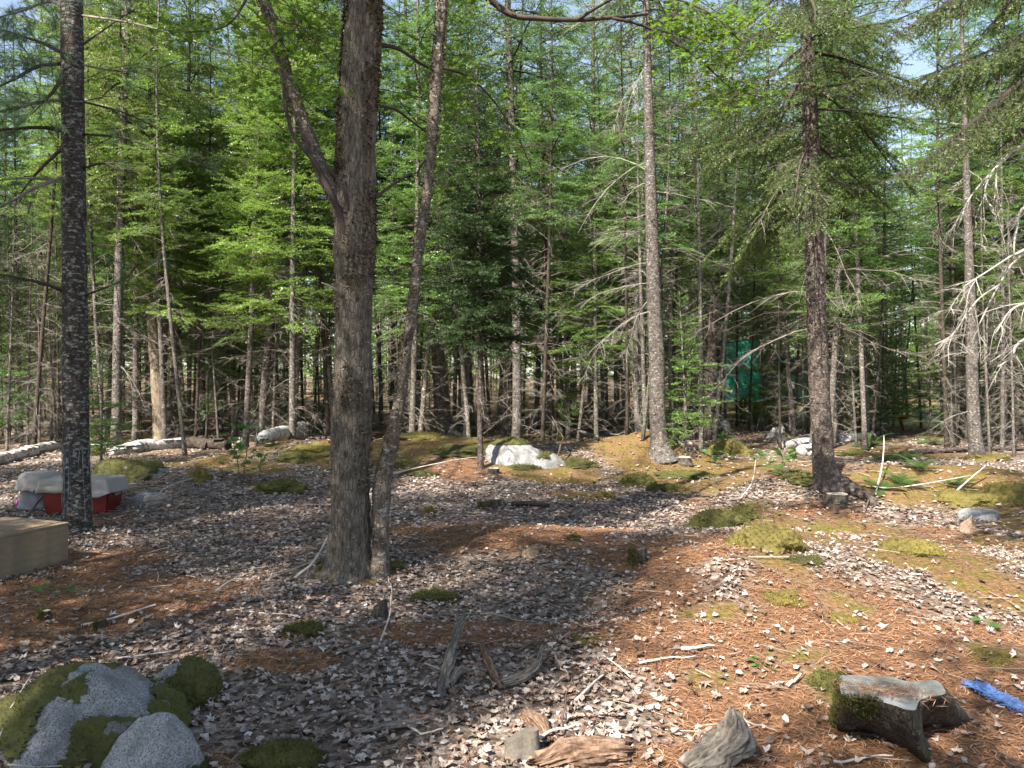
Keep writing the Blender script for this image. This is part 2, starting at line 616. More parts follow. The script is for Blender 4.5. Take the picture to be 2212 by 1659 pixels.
M['fern_leaf'] = mat_leaf('fern_leaf', (0.045, 0.10, 0.025), (0.09, 0.16, 0.035), None, 0.4, 0.5, 0.2)
M['moss'] = mat_leaf('moss', (0.030, 0.032, 0.008), (0.12, 0.115, 0.022), None, 0.15, 0.9, 0.35)
M['yellow_moss'] = mat_leaf('yellow_moss', (0.07, 0.058, 0.014), (0.22, 0.18, 0.038), None, 0.15, 0.9, 0.3)
LEAFRAMP = [(0.0, (0.075, 0.045, 0.03)), (0.25, (0.19, 0.13, 0.098)), (0.55, (0.34, 0.27, 0.225)), (0.85, (0.47, 0.41, 0.365)), (1.0, (0.58, 0.535, 0.50))]
M['dead_leaf'] = mat_var('dead_leaf', LEAFRAMP, 0.75, 0.25, 0, 40, 0.12)
M['dead_leaf_piece'] = mat_var('dead_leaf_piece', LEAFRAMP, 0.75, 0.25, 0, 40, 0.12, True)
M['needle_litter'] = mat_var('needle_litter', [(0.0, (0.10, 0.045, 0.024)), (0.45, (0.28, 0.135, 0.07)), (0.8, (0.44, 0.25, 0.14)), (1.0, (0.55, 0.40, 0.27))], 0.8, 0.2)
M['stick'] = mat_var('stick', [(0.0, (0.07, 0.05, 0.04)), (0.4, (0.20, 0.155, 0.12)), (0.8, (0.40, 0.34, 0.28)), (1.0, (0.55, 0.50, 0.44))], 0.9, 0.1)
M['lichen'] = mat_var('lichen', [(0.0, (0.05, 0.040, 0.025)), (0.5, (0.115, 0.095, 0.06)), (1.0, (0.22, 0.19, 0.13))], 0.95, 0.05)

def mat_granite(name, base=0.33):
    t = NT(name)
    v = t.coord((1, 1, 1), rnd=False)
    a = t.noise(v, 130, 3, 0.7)
    c = t.ramp(a, [(0.36, (0.05, 0.05, 0.055)), (0.47, (base * 0.75, base * 0.75, base * 0.78)), (0.60, (base * 1.25, base * 1.22, base * 1.18))])
    b = t.noise(v, 6, 6, 0.65)
    c = t.mix(t.ramp(b, [(0.42, 0.0), (0.62, 0.75)]), c, (base * 0.38, base * 0.36, base * 0.31))
    e = t.noise(v, 17, 5, 0.7)
    c = t.mix(t.ramp(e, [(0.60, 0.0), (0.66, 0.6)]), c, (base * 0.55, base * 0.58, base * 0.45))
    return t.done(t.principled(c, 0.85, 0.3, t.bump(a, 0.5, 0.008)))
M['granite'] = mat_granite('granite', 0.27)
M['pale_granite'] = mat_granite('pale_granite', 0.32)

def mat_birch(name):
    t = NT(name)
    v = t.coord((0.25, 1, 1))
    a = t.noise(v, 22, 5, 0.7)
    c = t.ramp(a, [(0.36, (0.03, 0.027, 0.025)), (0.45, (0.42, 0.40, 0.38)), (0.65, (0.74, 0.72, 0.70))])
    b = t.noise(t.coord((1, 1, 1)), 3.5, 4)
    c = t.mix(t.ramp(b, [(0.5, 0.0), (0.62, 0.75)]), c, (0.16, 0.13, 0.10))
    return t.done(t.principled(c, 0.75, 0.25, t.bump(a, 0.6, 0.015)))
M['birch_bark'] = mat_birch('birch_bark')

def mat_grain(name, dark, light, stretch=(1, 18, 18), scale=3.0, rough=0.85, grey=None):
    t = NT(name)
    v = t.coord(stretch)
    a = t.noise(v, scale, 7, 0.65)
    c = t.ramp(a, [(0.32, dark), (0.66, light)])
    if grey is not None:
        b = t.noise(t.coord((1, 1, 1)), 6, 4)
        c = t.mix(t.ramp(b, [(0.42, 0.0), (0.62, 0.8)]), c, grey)
    return t.done(t.principled(c, rough, 0.2, t.bump(a, 0.6, 0.012)))
M['rotten_wood'] = mat_grain('rotten_wood', (0.09, 0.055, 0.035), (0.36, 0.25, 0.17), (2, 14, 14), 4.0, 0.95, (0.25, 0.22, 0.18))
def mat_wood(name, stops):
    t = NT(name)
    n1 = t.noise(t.coord((1, 1, 1)), 70, 5, 0.7)
    ad = t.n('Math', operation='MULTIPLY_ADD')
    ad.inputs[1].default_value = 0.45
    t.l(n1, ad.inputs[0])
    sb = t.n('Math', operation='SUBTRACT')
    t.l(t.attr('var'), sb.inputs[0]); sb.inputs[1].default_value = 0.22
    t.l(sb.outputs[0], ad.inputs[2])
    return t.done(t.principled(t.ramp(ad.outputs[0], stops), 0.95, 0.1, t.bump(ad.outputs[0], 0.7, 0.01)))
M['old_grey_wood'] = mat_wood('old_grey_wood', [(0.25, (0.03, 0.025, 0.02)), (0.45, (0.11, 0.095, 0.078)), (0.72, (0.25, 0.22, 0.185))])
M['old_brown_wood'] = mat_wood('old_brown_wood', [(0.25, (0.03, 0.017, 0.011)), (0.45, (0.11, 0.066, 0.044)), (0.62, (0.22, 0.15, 0.105)), (0.78, (0.30, 0.24, 0.185))])
M['grey_wood'] = mat_grain('grey_wood', (0.10, 0.085, 0.07), (0.36, 0.32, 0.27), (14, 14, 2), 4.0, 0.95)

def mat_ground():
    t = NT('forest_floor')
    v = t.coord((1, 1, 1), rnd=False)
    n1 = t.noise(v, 34, 5, 0.7)
    n2_ = t.noise(v, 3.0, 4, 0.6)
    vo = t.n('TexVoronoi')
    vo.inputs['Scale'].default_value = 26
    t.l(v, vo.inputs['Vector'])
    sep = t.n('SeparateColor')
    t.l(vo.outputs['Color'], sep.inputs[0])
    leaf = t.ramp(sep.outputs[0], [(0.0, (0.06, 0.042, 0.031)), (0.35, (0.19, 0.145, 0.115)), (0.75, (0.33, 0.27, 0.228)), (1.0, (0.44, 0.38, 0.34))])
    leaf = t.mix(t.ramp(n1, [(0.35, 0.75), (0.6, 0.0)]), leaf, (0.04, 0.027, 0.02))
    vn = t.coord((1, 1, 1), rnd=False)
    ndl = t.ramp(n1, [(0.28, (0.05, 0.027, 0.016)), (0.5, (0.19, 0.10, 0.055)), (0.72, (0.36, 0.205, 0.12))])
    ndl = t.mix(t.ramp(n2_, [(0.35, 0.0), (0.7, 0.5)]), ndl, (0.16, 0.095, 0.055))
    mos = t.ramp(n1, [(0.3, (0.05, 0.042, 0.012)), (0.55, (0.16, 0.13, 0.035)), (0.8, (0.28, 0.225, 0.07))])
    c = t.mix(t.attr('needle'), leaf, ndl)
    mos = t.mix(t.ramp(t.noise(v, 7.0, 5, 0.65), [(0.40, 0.0), (0.58, 0.85)]), mos, ndl)
    c = t.mix(t.attr('moss'), c, mos)
    c = t.mix(t.attr('grass'), c, t.ramp(n1, [(0.3, (0.20, 0.19, 0.07)), (0.7, (0.42, 0.38, 0.16))]))
    return t.done(t.principled(c, 0.95, 0.1, t.bump(n1, 0.9, 0.03)))
M['ground'] = mat_ground()

# ------------------------------------------------------------------ ground sheet
def graded(c0, c1, step, lo, hi, g=1.13):
    a = list(np.arange(c0, c1 + 1e-6, step))
    s = step; v = a[-1]
    while v < hi:
        s *= g; v += s; a.append(v)
    s = step; v = a[0]; b = []
    while v > lo:
        s *= g; v -= s; b.append(v)
    return np.array(b[::-1] + a)

gx = graded(-5, 5, 0.07, -400, 400, 1.07)
gy = graded(2.2, 10, 0.07, -80, 600, 1.06)
GX, GY = np.meshgrid(gx, gy)
GZ = gz(GX, GY)
ne_, mo_ = zones(GX.ravel(), GY.ravel())
grass_ = np.clip((GX.ravel() - 9) / 2, 0, 1) * np.clip((GY.ravel() - 22) / 3, 0, 1) * np.clip((44 - GY.ravel()) / 4, 0, 1)
nxg, nyg = len(gx), len(gy)
ii, jj = np.meshgrid(np.arange(nyg - 1), np.arange(nxg - 1), indexing='ij')
a_ = (ii * nxg + jj).ravel()
gF = np.stack([a_, a_ + 1, a_ + 1 + nxg, a_ + nxg], -1)
ground_me = new_mesh('ground', np.stack([GX.ravel(), GY.ravel(), GZ.ravel()], -1), [gF], smooth=True,
                     attrs={'needle': ne_, 'moss': mo_, 'grass': grass_})
structure('ground', ground_me, M['ground'])

# ------------------------------------------------------------------ leaves
def maple_outline():
    half = [(90, 0.56), (70, 0.27), (46, 0.52), (28, 0.24), (6, 0.42), (-22, 0.20), (-52, 0.26)]
    pts = [(90, 0.56)] + [(180 - a, r) for a, r in half[1:]] + [(-90, 0.10)] + [(a, r) for a, r in half[:0:-1]]
    return np.array([[r * math.cos(rad(a)), r * math.sin(rad(a))] for a, r in pts])
OUT_MAPLE = maple_outline()
OUT_OVAL = np.array([[0, 0.5], [-0.24, 0.22], [-0.28, -0.08], [-0.16, -0.36], [0, -0.46], [0.16, -0.36], [0.28, -0.08], [0.24, 0.22]])
OUT_SMALL = np.array([[0, 0.5], [-0.38, 0.18], [-0.24, -0.34], [0.10, -0.42], [0.40, 0.12]])

def leaf_batch(pos, size, outline, tilt, curl, r, up=None, var=None):
    """many leaves at once: flat outline bent and crumpled, turned and tilted"""
    n = len(pos); k = len(outline)
    size = np.broadcast_to(size, (n,))
    u = np.concatenate([[[0, 0]], outline])
    U = u[None] * size[:, None, None] * (1 + 0.25 * (r.random((n, k + 1, 2)) - 0.5))
    c1 = (r.random(n) - 0.35) * curl; c2 = (r.random(n) - 0.5) * curl
    Z = (c1[:, None] * U[:, :, 0] ** 2 + c2[:, None] * U[:, :, 1] ** 2) / size[:, None]
    Z = Z + (r.random((n, k + 1)) - 0.5) * size[:, None] * curl * 0.12
    L = np.concatenate([U, Z[..., None]], -1)
    yaw = r.random(n) * 2 * math.pi
    ta = r.random(n) * 2 * math.pi
    tl = np.abs(r.normal(size=n)) * tilt
    cy_, sy_ = np.cos(yaw), np.sin(yaw)
    X = L[..., 0] * cy_[:, None] - L[..., 1] * sy_[:, None]
    Y = L[..., 0] * sy_[:, None] + L[..., 1] * cy_[:, None]
    Zz = L[..., 2]
    ax, ay = np.cos(ta)[:, None], np.sin(ta)[:, None]
    # rotate about the horizontal axis (ax, ay) by tl
    par = X * ax + Y * ay
    per = -X * ay + Y * ax
    ct, st = np.cos(tl)[:, None], np.sin(tl)[:, None]
    per2 = per * ct - Zz * st
    Z2 = per * st + Zz * ct
    X = par * ax - per2 * ay
    Y = par * ay + per2 * ax
    V = np.stack([X, Y, Z2], -1) + np.asarray(pos)[:, None, :]
    j = np.arange(k)
    f = np.stack([np.zeros(k, int), 1 + j, 1 + (j + 1) % k], -1)
    F = (np.arange(n) * (k + 1))[:, None, None] + f[None]
    if var is None:
        var = r.random(n)
    return V.reshape(-1, 3), F.reshape(-1, 3), np.repeat(var, k + 1)

def scatter_points(n, ymin, ymax, r, spread=0.74):
    """points spread evenly over the ground inside the field of view (and a little beyond)"""
    y = np.sqrt(r.random(n) * (ymax ** 2 - ymin ** 2) + ymin ** 2)
    x = (r.random(n) * 2 - 1) * (spread * y + 0.4)
    return x, y

OBST = []   # (x, y, r) kept free of litter on top (trunks, rocks)
def litter():
    r = np.random.default_rng(11)
    mb = MB()
    for (n, y0, y1, out, s0, s1) in [(6500, 2.5, 7.5, OUT_MAPLE, 0.03, 0.08), (19000, 2.5, 7.5, OUT_SMALL, 0.016, 0.05), (9000, 2.5, 7.5, OUT_OVAL, 0.025, 0.06), (34000, 7.5, 13.5, OUT_SMALL, 0.03, 0.07), (20000, 13.5, 24, OUT_SMALL, 0.05, 0.10)]:
        x, y = scatter_points(n, y0, y1, r)
        ne, mo = zones(x, y)
        p = np.clip(1 - 0.84 * ne - 0.90 * mo, 0, 1) * (0.55 + 0.9 * n2(x, y, 0.9, 2, 41))
        keep = r.random(n) < p
        x, y = x[keep], y[keep]
        m = len(x)
        z = gz(x, y) + 0.006 + r.random(m) * 0.025
        V, F, A = leaf_batch(np.stack([x, y, z], -1), s0 + r.random(m) * (s1 - s0), out, 0.27, 2.2, r,
                             var=np.clip(r.beta(1.6, 1.8, m), 0, 1))
        mb.add(V, F, A)
    me = mb.mesh('leaf_litter')
    single('leaf_litter', me, M['dead_leaf'], 'pale dry fallen leaves thickly strewn over the forest floor', 'leaf litter', kind='stuff')
    # needles
    mb = MB()
    n = 150000
    x, y = scatter_points(n, 2.5, 9.5, r)
    ne, mo = zones(x, y)
    keep = r.random(n) < np.clip(ne * 1.0 + 0.10, 0, 1)
    x, y = x[keep], y[keep]
    m = len(x)
    a = r.random(m) * math.pi * 2
    ln = 0.05 + 0.06 * r.random(m)
    z = gz(x, y) + 0.004 + 0.012 * r.random(m)
    dz = (r.random(m) - 0.4) * 0.25 * ln
    d = np.stack([np.cos(a) * ln, np.sin(a) * ln, dz], -1) * 0.5
    c = np.stack([x, y, z], -1)
    w = np.stack([-np.sin(a), np.cos(a), np.zeros(m)], -1) * (0.0012 + 0.00025 * y)[:, None]
    bend = w * (r.random(m) - 0.5)[:, None] * 9
    V = np.stack([c - d, c + w + bend, c + d, c - w + bend], 1).reshape(-1, 3)
    mb.add(V, np.arange(m * 4).reshape(-1, 4), np.repeat(r.beta(2, 2, m), 4))
    single('needle_litter', mb.mesh('needle_litter'), M['needle_litter'], 'orange brown fallen pine needles matted on the forest floor', 'needle litter', kind='stuff')
    # small twigs
    mb = MB()
    n = 3600
    x, y = scatter_points(n, 2.6, 20, r)
    a = r.random(n) * math.pi * 2
    ln = (0.08 + 0.28 * r.random(n) ** 2) * (1 + y * 0.03)
    z = gz(x, y) + 0.018 + 0.02 * r.random(n)
    d = np.stack([np.cos(a) * ln, np.sin(a) * ln, (r.random(n) - 0.4) * 0.3 * ln], -1) * 0.5
    k = np.stack([-np.sin(a), np.cos(a), np.zeros(n)], -1) * (ln * (r.random(n) - 0.5) * 0.25)[:, None]
    c = np.stack([x, y, z], -1) + k
    rr = 0.0016 + 0.004 * r.random(n) ** 3 + 0.00015 * y
    va = r.beta(1.3, 2.2, n)
    for (p, q) in ((c - d - k, c), (c, c + d - k * 0.4)):
        V, F = prisms(p, q, rr, rr * 0.8)
        mb.add(V, F, np.repeat(va, 6))
    single('twig_litter', mb.mesh('twig_litter'), M['stick'], 'small broken grey twigs scattered over the forest floor', 'twigs', kind='stuff')
litter()

def fallen_leaves():
    r = np.random.default_rng(12)
    mes = []
    for i in range(10):
        V, F, A = leaf_batch(np.zeros((1, 3)), np.array([1.0]), OUT_MAPLE, 0.0, 2.4, r)
        me = new_mesh('fallen_leaf', V, [F], A)
        me.materials.append(M['dead_leaf_piece'])
        mes.append(me)
    n = 0
    while n < 280:
        y = math.sqrt(r.random() * (4.9 ** 2 - 2.75 ** 2) + 2.75 ** 2)
        x = (r.random() * 2 - 1) * 0.66 * y
        ne, mo = zones(np.array([x]), np.array([y]))
        if r.random() > (1 - 0.88 * ne[0] - 0.6 * mo[0]):
            continue
        if any((x - ox) ** 2 + (y - oy) ** 2 < orr ** 2 for ox, oy, orr in OBST):
            continue
        o = single('fallen_leaf', mes[n % 10], None, 'dry pale maple leaf lying on the forest floor', 'leaf', (x, y, float(gz(x, y)) + 0.022),
                   'dry maple leaves lying in front')
        s = 0.04 + 0.045 * r.random()
        o.scale = (s, s, s)
        o.rotation_euler = (r.normal() * 0.22, r.normal() * 0.22, r.random() * 6.28)
        n += 1

# ------------------------------------------------------------------ conifer parts
def add_spray(path, r0, wood, tw, length_scale, r, droop=0.0, spacing=0.07, start=0.12, upv=(0, 0, 1), sub=True, ang=52, minlen=0.06):
    """side twigs along a branch path; appends to wood (segments) and tw (twigs that carry needles)"""
    path = np.asarray(path, float)
    seg = np.linalg.norm(np.diff(path, axis=0), axis=1)
    cum = np.concatenate([[0], np.cumsum(seg)])
    L = cum[-1]
    k = len(path)
    rr = r0 * (1 - np.linspace(0, 1, k)) + 0.0025
    for i in range(k - 1):
        wood.append((path[i], path[i + 1], rr[i], rr[i + 1]))
    m = max(3, int(L / spacing))
    s = np.linspace(start, 0.985, m) * L + (r.random(m) - 0.5) * spacing * 0.6
    s = np.clip(s, 0.02 * L, 0.995 * L)
    P = np.stack([np.interp(s, cum, path[:, c]) for c in range(3)], -1)
    Tn = nrm(np.stack([np.interp(s, cum[:-1] + seg / 2, nrm(np.diff(path, axis=0))[:, c]) for c in range(3)], -1))
    up = np.asarray(upv, float)
    lat = nrm(np.cross(Tn, up))
    side = np.where(np.arange(m) % 2 == 0, 1.0, -1.0)
    f = s / L
    ln = (length_scale * L * (1 - f) * (0.75 + 0.5 * r.random(m)) + minlen + 0.03 * r.random(m)) * np.minimum(1, 0.45 + f * 2.2)
    a = np.radians(ang + (r.random(m) - 0.5) * 20)
    D = Tn * np.cos(a)[:, None] + lat * (side * np.sin(a))[:, None] + up * ((r.random(m) - 0.5) * 0.7 - droop)[:, None]
    D = nrm(D)
    upn = nrm(np.cross(lat * side[:, None], Tn) * side[:, None] + up * 0.6)
    upn = np.where((upn @ up)[:, None] < 0, -upn, upn)
    tw.append((P, D, ln, upn))
    # leader
    tw.append((path[-2:-1], nrm(path[-1:] - path[-2:-1]), np.array([np.linalg.norm(path[-1] - path[-2]) + 0.05]), np.array([up])))
    if sub:
        big = np.where(ln > 0.20)[0]
        if len(big):
            for q, ff in ((0.3, 0.5), (0.5, 0.45), (0.7, 0.35)):
                for sg in (1, -1):
                    l2 = nrm(np.cross(D[big], upn[big])) * sg
                    a2 = np.radians(48 + (r.random(len(big)) - 0.5) * 20)
                    D2 = nrm(D[big] * np.cos(a2)[:, None] + l2 * np.sin(a2)[:, None] + up * ((r.random(len(big)) - 0.5) * 0.6 - droop * 0.5)[:, None])
                    tw.append((P[big] + D[big] * (ln[big] * q)[:, None], D2, ln[big] * ff * (0.7 + 0.5 * r.random(len(big))), upn[big]))

def crown_mesh(name, wood, tw, spacing, nlen, nw, flat, seed, woodvar=None, origin=None, drop=0.0):
    """needles of a whole crown in one mesh"""
    P = np.concatenate([t[0] for t in tw]); D = np.concatenate([t[1] for t in tw])
    L = np.concatenate([t[2] for t in tw]); U = np.concatenate([t[3] for t in tw])
    if drop:
        k = np.random.default_rng(seed + 5).random(len(P)) > drop
        P, D, L, U = P[k], D[k], L[k], U[k]
    V, F, A = needles(P, D, L, U, spacing, nlen, nw, flat, seed)
    mb = MB()
    mb.add(V, F, A)
    return mb, (P, D, L)

def twig_wood_mesh(wood, twigs=None, r_tw=0.0025):
    mb = MB()
    if wood:
        P0 = np.array([w[0] for w in wood]); P1 = np.array([w[1] for w in wood])
        V, F = prisms(P0, P1, np.array([w[2] for w in wood]), np.array([w[3] for w in wood]), 3)
        mb.add(V, F, 0.5)
    if twigs is not None:
        P, D, L = twigs
        V, F = prisms(P, P + D * L[:, None], r_tw, r_tw * 0.5, 3)
        mb.add(V, F, 0.5)
    return mb

def dead_branch(p, d, L, r0, r, segs, droop=0.25, ntw=8, sub=True):
    """a bare branch with bare side twigs; appends (p0, p1, r0, r1)"""
    n = 6
    pts = [np.array(p, float)]
    d = nrm(np.array(d, float))
    for i in range(n):
        d = nrm(d + np.array([0, 0, -droop / n * (1.2 - 0.5 * i / n)]) + r.normal(size=3) * 0.12)
        pts.append(pts[-1] + d * L / n)
    pts = np.array(pts)
    rr = r0 * (1 - np.linspace(0, 1, n + 1) * 0.8)
    for i in range(n):
        segs.append((pts[i], pts[i + 1], rr[i], rr[i + 1]))
    for k in range(ntw):
        f = 0.15 + 0.85 * r.random()
        i = min(int(f * n), n - 1)
        q = pts[i] + (pts[i + 1] - pts[i]) * (f * n - i)
        t = nrm(pts[i + 1] - pts[i])
        l = nrm(np.cross(t, np.array([0, 0, 1.0]) + r.normal(size=3) * 0.3)) * (1 if r.random() < 0.5 else -1)
        dd = nrm(t * 0.7 + l * 0.75 + np.array([0, 0, -0.25 + 0.35 * r.random()]))
        ll = L * (0.14 + 0.26 * r.random()) * (1.1 - 0.5 * f)
        m = q + dd * ll * 0.5
        dd2 = nrm(dd + t * 0.3 + np.array([0, 0, -0.25]) + r.normal(size=3) * 0.12)
        e = m + dd2 * ll * 0.5
        rw = max(rr[i] * 0.45, 0.0022)
        segs.append((q, m, rw, rw * 0.75)); segs.append((m, e, rw * 0.75, rw * 0.35))
        if sub:
            for _ in range(2):
                g = q + (m - q) * (0.4 + 0.6 * r.random())
                d3 = nrm(dd + r.normal(size=3) * 0.55)
                segs.append((g, g + d3 * ll * 0.4, rw * 0.5, rw * 0.3))

def trunk_mesh(path, radii, nseg=10, rough=0.06, kz=6, seed=0, name='trunk', k=2.5, kab=None):
    V, F, (s, th, ring) = tube(path, radii, nseg)
    n = len(path) * nseg
    R = np.repeat(radii, nseg)
    q = np.stack([np.cos(th) * k, np.sin(th) * k, s * kz], -1)
    d = (fbm(q, 3, seed) - 0.5) * 2 * rough * R
    if kab:
        d = d + (fbm(np.stack([np.cos(th) * k * 3.2, np.sin(th) * k * 3.2, s * kab], -1), 3, seed + 9) - 0.5) * 2 * rough * 0.8 * R
    V[:n] += ring * d[:, None]
    A = np.full(len(V), 0.5)
    return new_mesh(name, V, F, A, True)

def conifer_meshes(seed, h, r0, cb, blen, nb, droop=0.15, elev0=5, spacing=0.017, nlen=0.034, nw=0.006, flat=0.55,
                   dead_n=25, dead_len=0.8, dead_z=(0.4, None), lean=0.0, twsp=0.075, lscale=0.42, sub=True, path=None, radii=None,
                   azf=None, drop=0.0, nseg=10, hang=0.0):
    r = np.random.default_rng(seed)
    droop0 = droop
    if path is None:
        z = np.linspace(-0.12, h, 22)
        wob = r.normal(size=2) * 0.02 * h
        ph = r.random(2) * 6
        path = np.stack([wob[0] * np.sin(z / h * 3 + ph[0]) - wob[0] * math.sin(ph[0]) + lean * z, wob[1] * np.sin(z / h * 2.6 + ph[1]) - wob[1] * math.sin(ph[1]), z], -1)
        radii = r0 * np.clip(1 - np.clip(z, 0, h) / h, 0, 1) ** 0.75 + 0.006 + r0 * 0.55 * np.exp(-np.clip(z, 0, None) / (r0 * 2.2))
    tm = trunk_mesh(path, radii, nseg, 0.07, 5, seed)
    zz = path[:, 2]
    def tp(z):
        return np.array([np.interp(z, zz, path[:, 0]), np.interp(z, zz, path[:, 1]), z])
    wood, tw = [], []
    for i in range(nb):
        f = (i + r.random()) / nb
        f = f ** 1.15
        z = cb + (h - cb) * f * 0.985
        L = blen * (1 - f) ** 0.65 * (0.38 + 0.75 * r.random()) + 0.10
        if f < 0.12:
            L *= 0.75
        az = i * 2.399 + r.normal() * 0.35
        if azf:
            az = azf(az, r)
        el = rad(elev0 + 38 * f ** 1.5 + r.normal() * 15)
        d = np.array([math.cos(az) * math.cos(el), math.sin(az) * math.cos(el), math.sin(el)])
        pts = [tp(z)]
        droop = droop0 * (0.2 + 1.6 * r.random())
        k = 6
        for j in range(k):
            bend = -droop * (1.3 - 2.0 * j / k)
            d = nrm(d + np.array([0, 0, bend * 0.42]) + r.normal(size=3) * 0.07)
            pts.append(pts[-1] + d * L / k)
        add_spray(pts, 0.004 + 0.009 * L, wood, tw, lscale, r, hang, twsp, 0.14 if L > 0.6 else 0.05, sub=sub)
    cm = None
    if tw:
        mb, twg = crown_mesh('crown', wood, tw, spacing, nlen, nw, flat, seed + 1, drop=drop)
        cm = mb.mesh('crown')
    segs = []
    z1 = dead_z[1] if dead_z[1] is not None else cb + 0.8
    for i in range(dead_n):
        z = dead_z[0] + (z1 - dead_z[0]) * (i + r.random()) / dead_n
        az = r.random() * 6.283
        if azf:
            az = azf(az, r)
        L = dead_len * (0.35 + 0.75 * r.random()) * (0.7 + 0.5 * (z - dead_z[0]) / max(z1 - dead_z[0], 0.1))
        el = rad(4 + r.normal() * 24)
        d = np.array([math.cos(az) * math.cos(el), math.sin(az) * math.cos(el), math.sin(el)])
        dead_branch(tp(z), d, L, 0.0022 + 0.0030 * L, r, segs, -0.1 + 1.1 * r.random(), 9)
    dm = twig_wood_mesh(segs).mesh('dead_branches') if segs else None
    wm = None
    if wood:
        w = twig_wood_mesh(wood, twg if nseg > 10 else None)
        wm = w.mesh('branches')
    return tm, wm, cm, dm

def conifer(name, label, cat, loc, bark, needle, twig='dead_twig', live='dark_twig', group=None, rotz=0.0, **kw):
    tm, wm, cm, dm = conifer_meshes(**kw)
    t = thing(name, label, cat, loc, rotz, group)
    part('trunk', tm, M[bark], t)
    if wm: part('branches', wm, M[live], t)
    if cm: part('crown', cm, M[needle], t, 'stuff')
    if dm: part('dead_branches', dm, M[twig], t)
    return t

# ------------------------------------------------------------------ trees that stand out
def px_path(rows, depth, n, depth_off=None):
    """control rows (picture x, picture y, width in picture units[, extra depth]) -> smooth path and radii at a known depth"""
    c = []
    for q in rows:
        e = q[3] if len(q) > 3 else 0.0
        p = at(q[0], q[1], depth + e)
        c.append([*p, 0.5 * q[2] / FD * (depth + e)])
    s = smooth_path(c, n)
    return s[:, :3], np.maximum(s[:, 3], 0.002)

def px_line(rows, depth, n=7):
    """(picture x, picture y, extra depth) -> points"""
    return smooth_path([at(q[0], q[1], depth + (q[2] if len(q) > 2 else 0)) for q in rows], n)

def branch_mesh(pts, r0, r1, nseg=6, origin=None, seed=0):
    n = len(pts)
    rr = np.linspace(r0, r1, n)
    V, F, _ = tube(pts, rr, nseg)
    V = V + (fbm(V * 30, 2, seed) - 0.5)[:, None] * r0 * 0.5
    if origin is not None:
        V = V - origin
    return new_mesh('branch', V, F, np.full(len(V), 0.5), True)

def add_dead_branch(tree, origin, p, d, L, r0, r, mat, droop=0.5, ntw=8):
    segs = []
    dead_branch(p, d, L, r0, r, segs, droop, ntw)
    part('branch', twig_wood_mesh(segs).mesh('branch', origin), mat, tree)

